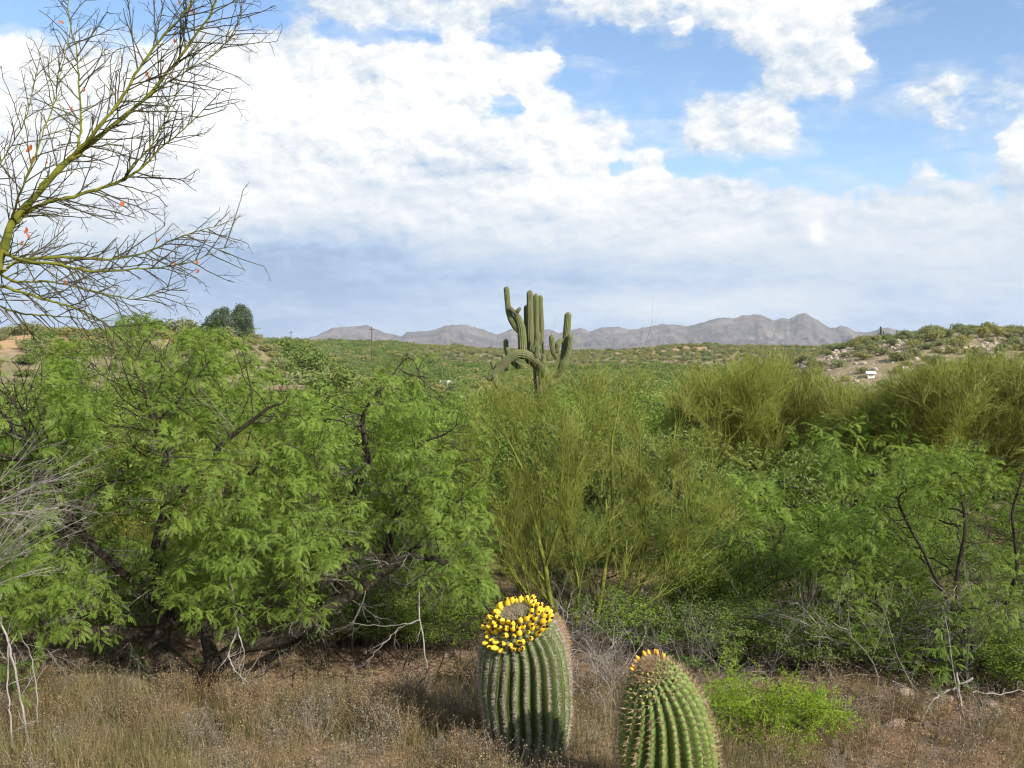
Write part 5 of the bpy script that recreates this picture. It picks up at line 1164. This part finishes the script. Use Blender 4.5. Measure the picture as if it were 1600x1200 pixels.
def far_things():
    g = np.random.default_rng(402); cnt = dict(v=0, h=0, l=0); P = []; S = []; Zc = []
    def one(x, y, z, s, sz, me, name, lab, cat, grp):
        o = bpy.data.objects.new(name, me); C.objects.link(o); o.location = (x, y, z); o.scale = (s, s, sz); o.rotation_euler = (0, 0, g.uniform(0, 6.28)); tag(o, lab, cat, grp)
    def blocked(px, y, top):
        for a, d, w, row in CLEAR:
            if abs(px-a) < w+1.2/y*F and y < d+3 and y > 60 and HOR-(top-EYE)/y*F < row: return True
        return False
    # valley floor and slopes
    r = 74.0; stuff = []
    while r < 860:
        w = 3.6+r*.0035 if r < 360 else 4.2; A = R(30); k = int(2*A*r/(w*.95)); az = -A+2*A*(np.arange(k)+g.random())/k+g.normal(0, .3, k)*w/r; rr = r+g.normal(0, .35, k)*w
        x = rr*np.sin(az); y = rr*np.cos(az); px = 800+F*x/y; z = terrain(x, y); so = soil(x, y)
        dens = np.where(so[:, 1] > .3, np.where(r < 420, np.where((px > 1230) & (px < 1430), .58, .80), .70), 1.0)*np.where(so[:, 2] > .4, .45, 1.0); keep = g.random(k) < dens
        big = np.where(so[:, 1] > .3, .52, 1.0)
        lim = np.interp(px, LIM[:,0], LIM[:,1]); inleft = (px < 520) & (r < 260); inright = (px > 1200) & (r > 140) & (r < 400)
        for i in np.where(keep)[0]:
            wd = w*g.uniform(.8, 1.5)*big[i]; ht = wd*g.uniform(.62, .95)
            zl = topz(px[i], y[i], max(545, lim[i]-45 if r < 200 else 536))-z[i]
            if not (inleft[i] or inright[i]) and r < 340: ht = min(ht, max(zl, .0)+1.0)
            if blocked(px[i], y[i], z[i]+ht): continue
            if ht < .5: continue
            if inright[i] and r < 262:
                cnt['h'] += 1; me = (FAR_O+FAR_S)[g.integers(0, 5)]
                if cnt['h'] <= 285:
                    dull = me in FAR_O; one(x[i], y[i], z[i]-.1, wd, ht, me, 'desert_shrub', 'small %s shrub growing among pale stones on the right hill' % ('olive' if dull else 'grey green'), 'shrub', '%s shrubs on the stony right hill' % ('olive' if dull else 'grey green')); continue
            elif inleft[i] and r < 182 and r > 100:
                cnt['l'] += 1
                if cnt['l'] <= 110:
                    me = (FAR_O+FAR_S+FAR_G)[g.integers(0, 8)]; hue = 'olive' if me in FAR_O else 'grey green' if me in FAR_S else 'green'
                    one(x[i], y[i], z[i]-.1, wd*.9, ht*.9, me, 'desert_shrub', 'small %s bush on the sandy hill at the left' % hue, 'shrub', '%s bushes on the sandy left hill' % hue); continue
            elif r < 150 and cnt['v'] < 240:
                cnt['v'] += 1; me = (FAR_G+FAR_G+FAR_S[:1]+FAR_O[:1])[g.integers(0, 8)]; zone = 'left' if px[i] < 600 else 'middle' if px[i] < 1050 else 'right'
                one(x[i], y[i], z[i]-.1, wd, ht, me, 'valley_tree', 'round tree on the %s of the near valley floor' % zone, 'tree', 'round green valley trees, %s' % zone); continue
            stuff.append((x[i], y[i], z[i]-.1, wd, ht, so[i, 1], r))
        r += w*.80 if r < 360 else w*1.1
    S_ = np.array(stuff); isg = (S_[:, 5] < .30) | (g.random(len(S_)) < .12)
    for nm, sel, srcs in (('valley_trees', isg, FAR_G+[FAR_S[0], FAR_O[0]]), ('hill_scrub', ~isg, FAR_S+FAR_O)):
        a = S_[sel]; n = len(a); so_ = [src(m_) for m_ in srcs]
        o = points_obj(nm, a[:, :3], np.stack([0*a[:, 0], 0*a[:, 0], g.uniform(0, 6.28, n)], -1), np.stack([a[:, 3], a[:, 3], a[:, 4]], -1), len(so_), g, so_)
        tag(o, {'valley_trees': 'green trees covering the far valley floor and slopes', 'hill_scrub': 'low grey green scrub dotted over the far ridge'}[nm], 'vegetation')
    print('FAR', cnt, len(S_))
    # skyline bushes on both hills
    for k, (px, D, wd, ht) in enumerate([(40,172,6,3.0),(60,173,3,2.0),(92,172,3.6,2.6),(103,174,3,2.8),(118,172,2.4,2.2),(150,172,4,2.4),(178,172,3,3.0),(292,172,5,4.4),(262,172,5,2.6),(232,172,7,5.2),(247,171,4,3.0)]):
        x = W(px, 550, D)[0]; one(x, D, tz(x, D)-.2, wd, ht, (FAR_S+FAR_G)[k % 6], 'skyline_bush', ['low dark bush on the skyline above the orange sand at far left','small bush beside the far left skyline bush','rounded bush on the skyline left of the orange bank top','taller bush next to the rounded skyline bush','small bush above the orange bank','wide bush on the skyline under the bare twigs','upright bush at the right end of the orange bank','round bush on the skyline left of the big gum tree','low wide bush between the round bush and the mesquite top','largest skyline bush rising just over the mesquite crown','small bush leaning on the largest skyline bush'][k], 'bush', None)
    for k, (px, D, wd, ht) in enumerate([(1300,246,3.4,2.6),(1330,246,2.2,1.6),(1408,248,3.2,2.4),(1432,249,2.6,2.4),(1467,250,3.4,3.2),(1490,250,5,2.8),(1515,250,3,3),(1540,250,4,3.2),(1556,250,2.2,3.6),(1592,250,4.5,3.2),(1570,250,2.5,2.2)]):
        x = W(px, 550, D)[0]; tag_ = 'grey green bush on the crest of the stony right hill'
        one(x, D, tz(x, D)-.2, wd, ht, (FAR_S+FAR_O)[k % 5], 'skyline_bush', tag_, 'bush', 'bushes along the crest of the stony right hill')
    for k, px in enumerate([455, 478, 500, 506, 538, 576, 585, 640, 712, 718, 732]):
        D = 690; x = W(px, 550, D)[0]; one(x, D, tz(x, D)-.3, g.uniform(5, 11), g.uniform(3.5, 6.0), FAR_S[k % 3], 'ridge_tree', 'dark tree standing on the far ridge below the mountains', 'tree', 'dark trees along the far ridge line')
far_things()
def gum_tree():
    g = np.random.default_rng(403); D = 174; k = D/F; x0 = W(357, 530, D)[0]; z0 = tz(x0, D); t = thing('gum_tree', 'big dark round-topped tree on the left hill, taller than all bushes around it', 'tree', (x0, D, z0-.2))
    lobes = [(357,505,20),(378,490,15),(379,498,17),(385,512,13),(342,494,13),(330,502,11),(322,512,10),(345,512,15),(365,518,16),(388,520,10),(335,517,12),(352,486,8),(376,482,8),(312,518,7),(350,525,14),(375,527,13)]
    c = MB(); n = 22000; L = np.array([(*W(a, b, D+g.uniform(-1.5, 1.5)), r_*k) for a, b, r_ in lobes]); i = g.choice(len(L), n, p=L[:, 3]**2/np.sum(L[:, 3]**2)); v = nrm(g.normal(0, 1, (n, 3)))*g.uniform(.55, 1.0, (n, 1)); P = L[i, :3]+v*L[i, 3:4]*(.80+.45*fbm(v[:, 0]*2.3+i*3.1, v[:, 2]*2.3+v[:, 1]*1.7, 3, 5))[:, None]
    f = nrm(v+g.normal(0, .9, (n, 3))); nn = nrm(v+g.normal(0, .6, (n, 3))); s = nrm(np.cross(nn, f)); f = np.cross(s, nn); q = .105*g.uniform(.6, 1.5, (n, 1))
    c.add(np.stack([P-f*q, P+s*q*.7, P+f*q, P-s*q*.7], 1).reshape(-1, 3), None, np.arange(n*4).reshape(-1, 4)); child('crown', c, M['euc'], t, False, 'stuff')
    b = MB(); B = np.array([x0, D, z0-.3])
    b.tube([B, B+np.array([0, 0, 1.4]), L[0, :3]], [.34, .28, .15], 8)
    for l in L[1:10]: b.tube([B+np.array([0, 0, 1.0]), (B+l[:3])/2+np.array([0, 0, .4]), l[:3]], [.18, .13, .06], 6)
    child('trunk', b, M['twig'], t)
gum_tree()

# ------------------------------------------------------------------ buildings and poles in the valley
def box(mb, x0, x1, y0, y1, z0, z1): 
    V = [(x, y, z) for z in (z0, z1) for y in (y0, y1) for x in (x0, x1)]; mb.add(V, None, [(0,2,3,1), (4,5,7,6), (0,1,5,4), (2,6,7,3), (0,4,6,2), (1,3,7,5)])
M['white'] = mat('white_wall', lambda g: prin(g, g.mix(g.noise(g.n('ShaderNodeTexCoord').outputs['Object'], 1.2, 5).outputs[0], (.72, .71, .68), (.84, .83, .80)), .7))
M['roof'] = mat('metal_roof', lambda g: prin(g, g.mix(g.noise(g.n('ShaderNodeTexCoord').outputs['Object'], 2, 5).outputs[0], (.74, .73, .72), (.82, .82, .82)), .5))
M['brown'] = mat('brown_roof', lambda g: prin(g, g.mix(g.noise(g.n('ShaderNodeTexCoord').outputs['Object'], 2, 5).outputs[0], (.16, .10, .075), (.26, .17, .13)), .8))
M['glass'] = mat('dark_window', lambda g: prin(g, (.03, .035, .04), .2, None, 0, .5))
M['pole'] = mat('pole_wood', lambda g: prin(g, (.10, .075, .055), .9))
def house(label, px, D, w, d, h, lift, rz, roofm='roof', wallm='white', wins=((-.5, .9), (.9, 1.4)), gable=.5):
    x = W(px, 600, D)[0]; z = tz(x, D)+lift; t = thing('house', label, 'house', (x, D, z), None, rz)
    b = MB(); box(b, -w/2, w/2, -d/2, d/2, -lift-.6, h); o = b.build('wall', M[wallm], t, False)
    r = MB(); e = .3; V = [(-w/2-e, -d/2-e, h), (w/2+e, -d/2-e, h), (w/2+e, d/2+e, h), (-w/2-e, d/2+e, h), (-w/2-e, 0, h+gable), (w/2+e, 0, h+gable)]
    V = V+[(a, b_, c_+.12) for a, b_, c_ in V]; r.add(V, [(0, 4, 3), (1, 2, 5), (6, 9, 10), (7, 11, 8)], [(0, 1, 5, 4), (3, 4, 5, 2), (6, 10, 11, 7), (9, 8, 11, 10), (0, 6, 7, 1), (2, 8, 9, 3), (0, 3, 9, 6), (1, 7, 8, 2)]); r.build('roof', M[roofm], t, False)
    for cx, ww in wins:
        m_ = MB(); box(m_, cx-ww/2, cx+ww/2, -d/2-.04, -d/2+.02, h*.42, h*.78); fo = m_.build('window', M['glass'], t, False)
        f_ = MB(); box(f_, cx-ww/2-.08, cx+ww/2+.08, -d/2-.07, -d/2-.045, h*.78, h*.78+.09); box(f_, cx-ww/2-.08, cx+ww/2+.08, -d/2-.07, -d/2-.045, h*.42-.09, h*.42); f_.build('frame', M['white'], fo, False)
def ground_at(px, py, a, b):
    D = np.linspace(a, b, 400); z = terrain((px-800)/F*D, D); return float(D[np.argmin(np.abs(HOR-(z-EYE)/D*F-py))])
def pxz(y, D): return EYE+(HOR-y)/F*D
for lab, px, D, ytop, w, d, h, rz, kw in [
    ('small white house with a dark window among the valley trees left of the saguaro', 697, 318, 595, 3.9, 5, 1.9, .15, dict(wins=((-.5, .9), (1.0, .7)), gable=.35)),
    ('white roofed caravan below the small white house, seen over the mesquite', 628, 200, 622, 4.6, 3.0, 1.5, .3, dict(wins=((.2, 1.0),), gable=.25)),
    ('tiny cream house at the foot of the stony right hill', 1360, ground_at(1360, 589, 160, 245), 583, 1.2, 2, .6, -.2, dict(wins=((.0, .7),), gable=.3)),
    ('long low brown roofed shed half buried in the valley trees at left', 443, 92, 604, 3.3, 2.2, .5, .1, dict(roofm='brown', wallm='brown', wins=((-2, 1.2),), gable=.4))]:
    x = W(px, 600, D)[0]; lift = pxz(ytop, D)-h-kw.get('gable', .4)-tz(x, D); house(lab, px, D, w, d, h, max(lift, 0), rz, **kw)
def pole(label, px, D, y_top, arm=True):
    x = W(px, 550, D)[0]; z = tz(x, D); H = max(pxz(y_top, D)-z, 3); t = thing('utility_pole', label, 'pole', (x, D, z)); b = MB(); b.tube([(0, 0, -.5), (0, 0, H*.5), (0, 0, H)], [.26, .23, .18], 7); b.build('post', M['pole'], t)
    if arm:
        a = MB(); box(a, -1.2, 1.2, -.1, .1, H-1.1, H-.85); a.build('crossarm', M['pole'], t, False)
pole('thin utility pole at the left foot of the mountains', 455, 600, 517); pole('tall utility pole on the slope left of the white houses', 581, 430, 511); pole('small utility pole between the two taller ones', 473, 640, 530, False)
pole('utility pole rising above the left hill mesquites', 427, 520, 527, False)

# ------------------------------------------------------------------ stones, gravel, grass
def rock_mesh(seed):
    g = np.random.default_rng(seed); mb = MB(); n, k = 9, 13; V = []
    for i in range(n):
        ph = math.pi*(i+.02)/(n-.96); 
        for j in range(k):
            th = 2*math.pi*j/k; d = np.array([math.sin(ph)*math.cos(th), math.sin(ph)*math.sin(th), math.cos(ph)]); V.append(d)
    V = np.array(V); nrmls = nrm(g.normal(0, 1, (11, 3))); cut = g.uniform(.55, .9, 11); s = np.ones(len(V))
    for a, c in zip(nrmls, cut): dt = V@a; s = np.minimum(s, np.where(dt > .05, c/np.maximum(dt, .05), 9))
    V = V*s[:, None]*np.array([1, .8, .6]); V += (vnoise(V[:, 0]*5+seed, V[:, 2]*5+V[:, 1]*3)[:, None]-.5)*.10
    i = np.arange(n-1)[:, None]*k; j = np.arange(k)[None]; j2 = (j+1) % k; mb.add(V, [(0, a+1, a) for a in range(1, k-1)], np.stack([i+j, i+k+j, i+k+j2, i+j2], -1).reshape(-1, 4)); return mb.mesh('rock', False)
ROCKS = [rock_mesh(500+i) for i in range(5)]
for r_ in ROCKS: r_.materials.append(M['rock'])
PROCK = [rock_mesh(520+i) for i in range(3)]
for r_ in PROCK: r_.materials.append(M['pale_rock'])
def stones():
    g = np.random.default_rng(601)
    L = [(100,8.35,.16,'reddish stone under the left limb, farthest left of its row'),(124,8.30,.12,'second reddish stone under the left limb'),(150,8.1,.11,'flat stone in front of the pale prickly pear pads'),(172,8.35,.15,'rounded stone beneath the prickly pear'),(140,8.6,.13,'stone behind the row under the left limb'),(82,8.5,.12,'small stone close to the bare stems at left'),
         (648,7.3,.15,'grey stone under the tip of the hanging dead branch'),(668,7.35,.10,'small stone beside the grey stone under the hanging branch'),(580,7.5,.1,'stone in the shade left of the hanging dead branch'),(700,7.6,.12,'stone in the shade just left of the fruiting barrel cactus'),(510,7.45,.11,'pale stone in the grass below the right limb'),(505,7.3,.08,'small stone next to the pale stone in the grass'),
         (493,6.15,.13,'whitish stone at the bottom edge left of the barrel cacti'),(1128,6.15,.07,'whitish stone touching the right side of the second barrel cactus'),(1250,6.2,.055,'bright orange brown stone at the bottom right of the green shrub'),
         (1318,7.05,.16,'grey stone right of the green shrub'),(1350,7.3,.12,'grey stone behind the one right of the green shrub'),(1380,7.3,.13,'reddish stone in the open patch at lower right'),(1418,7.45,.13,'orange tinted stone in the open patch at lower right'),(1400,6.8,.18,'dark flat stone in the middle of the lower right patch'),(1440,6.9,.1,'stone beneath the arching dead branch'),(1480,7.3,.14,'stone behind the pale green shoot'),(1310,6.5,.12,'low stone at the bottom right in dry grass'),(1340,6.2,.09,'small stone near the bottom edge at right'),(1550,7.2,.15,'stone in the grass near the right edge'),(1290,7.5,.1,'small stone behind the green shrub')]
    for px, D, s, lab in L:
        p = gpos(px, D); o = bpy.data.objects.new('rock', ROCKS[g.integers(0, 5)]); C.objects.link(o); o.location = (p[0], p[1], p[2]+s*.12); o.scale = (s*g.uniform(.5, .75), s*.5, s*g.uniform(.4, .65)); o.rotation_euler = (g.uniform(-.2, .2), g.uniform(-.2, .2), g.uniform(0, 6.28)); tag(o, lab, 'stone')
    n = 5200; D = 4.6+g.random(n)**.8*7; x = g.uniform(-.62, .62, n)*D; z = terrain(x, D); a = .006+.03*g.random(n)**4+.02*(g.random(n) < .08)
    o = points_obj('gravel', np.stack([x, D, z+a*.2], -1), g.uniform(-3, 3, (n, 3)), a, 5, g, [src(m_) for m_ in ROCKS]); tag(o, 'reddish gravel scattered over the bare desert ground', 'gravel')
    n = 3800; px = g.uniform(1225, 1700, n); D = g.uniform(170, 262, n); x = (px-800)/F*D; z = terrain(x, D); so = vnoise(x*.06, D*.06, 8); k = (so > .42)|(g.random(n) < .25); x, D_, z = x[k], D[k], z[k]; n = len(x)
    o = points_obj('hill_stones', np.stack([x, D_, z], -1), np.stack([g.normal(0, .3, n), g.normal(0, .3, n), g.uniform(0, 6.28, n)], -1), .2+.75*g.random(n)**3, 3, g, [src(m_) for m_ in PROCK]); tag(o, 'pale stones strewn over the right hill', 'stones')
stones()
def grass():
    g = np.random.default_rng(602)
    n = 9500; D = g.uniform(4.7, 8.6, n); x = g.uniform(-.60, .60, n)*D; px = 800+F*x/D; py = HOR+EYE/D*F
    dens = np.where(px < 760, .95, .55); dens = dens*np.where(D > 7.45, .10, 1)*np.where((px > 1240)&(D > 6.9), .35, 1)
    dens *= .10+.85*sst(fbm(x*2.1, D*2.1, 4, 44), .38, .62)
    k = g.random(n) < dens; x, D = x[k], D[k]; z = terrain(x, D); n = len(x); sc = g.uniform(.35, 1.15, n)*np.where(px[k] < 760, .9, .7)
    o = points_obj('dry_grass', np.stack([x, D, z-.01], -1), np.stack([g.normal(0, .12, n), g.normal(0, .12, n), g.uniform(0, 6.28, n)], -1), sc, len(TUFT), g, TUFT); tag(o, 'straw coloured dry grass in front of the trees', 'dry grass')
    n = 1500; D = g.uniform(4.9, 7.5, n); x = g.uniform(-.56, .56, n)*D; px = 800+F*x/D; k = (g.random(n) < np.where(px < 760, .8, .35)*(.3+.9*sst(fbm(x*1.3+9, D*1.3, 3, 45), .40, .6))); x, D = x[k], D[k]; z = terrain(x, D); n = len(x)
    o = points_obj('dry_weeds', np.stack([x, D, z-.01], -1), np.stack([g.normal(0, .1, n), g.normal(0, .1, n), g.uniform(0, 6.28, n)], -1), g.uniform(.6, 1.15, n), len(WEED), g, WEED); tag(o, 'brown seed-heads of dry weeds mixed into the grass', 'dry weeds')
    n = 1300; D = g.uniform(9.2, 16, n); x = g.uniform(-.60, .60, n)*D; k = fbm(x*.8, D*.8, 3, 46) > .47; x, D = x[k], D[k]; z = terrain(x, D); n = len(x)
    o = points_obj('shaded_grass', np.stack([x, D, z-.01], -1), np.stack([g.normal(0, .12, n), g.normal(0, .12, n), g.uniform(0, 6.28, n)], -1), g.uniform(.7, 1.2, n), len(TUFT), g, TUFT); tag(o, 'dull dry grass under and behind the mesquites', 'dry grass')
grass()
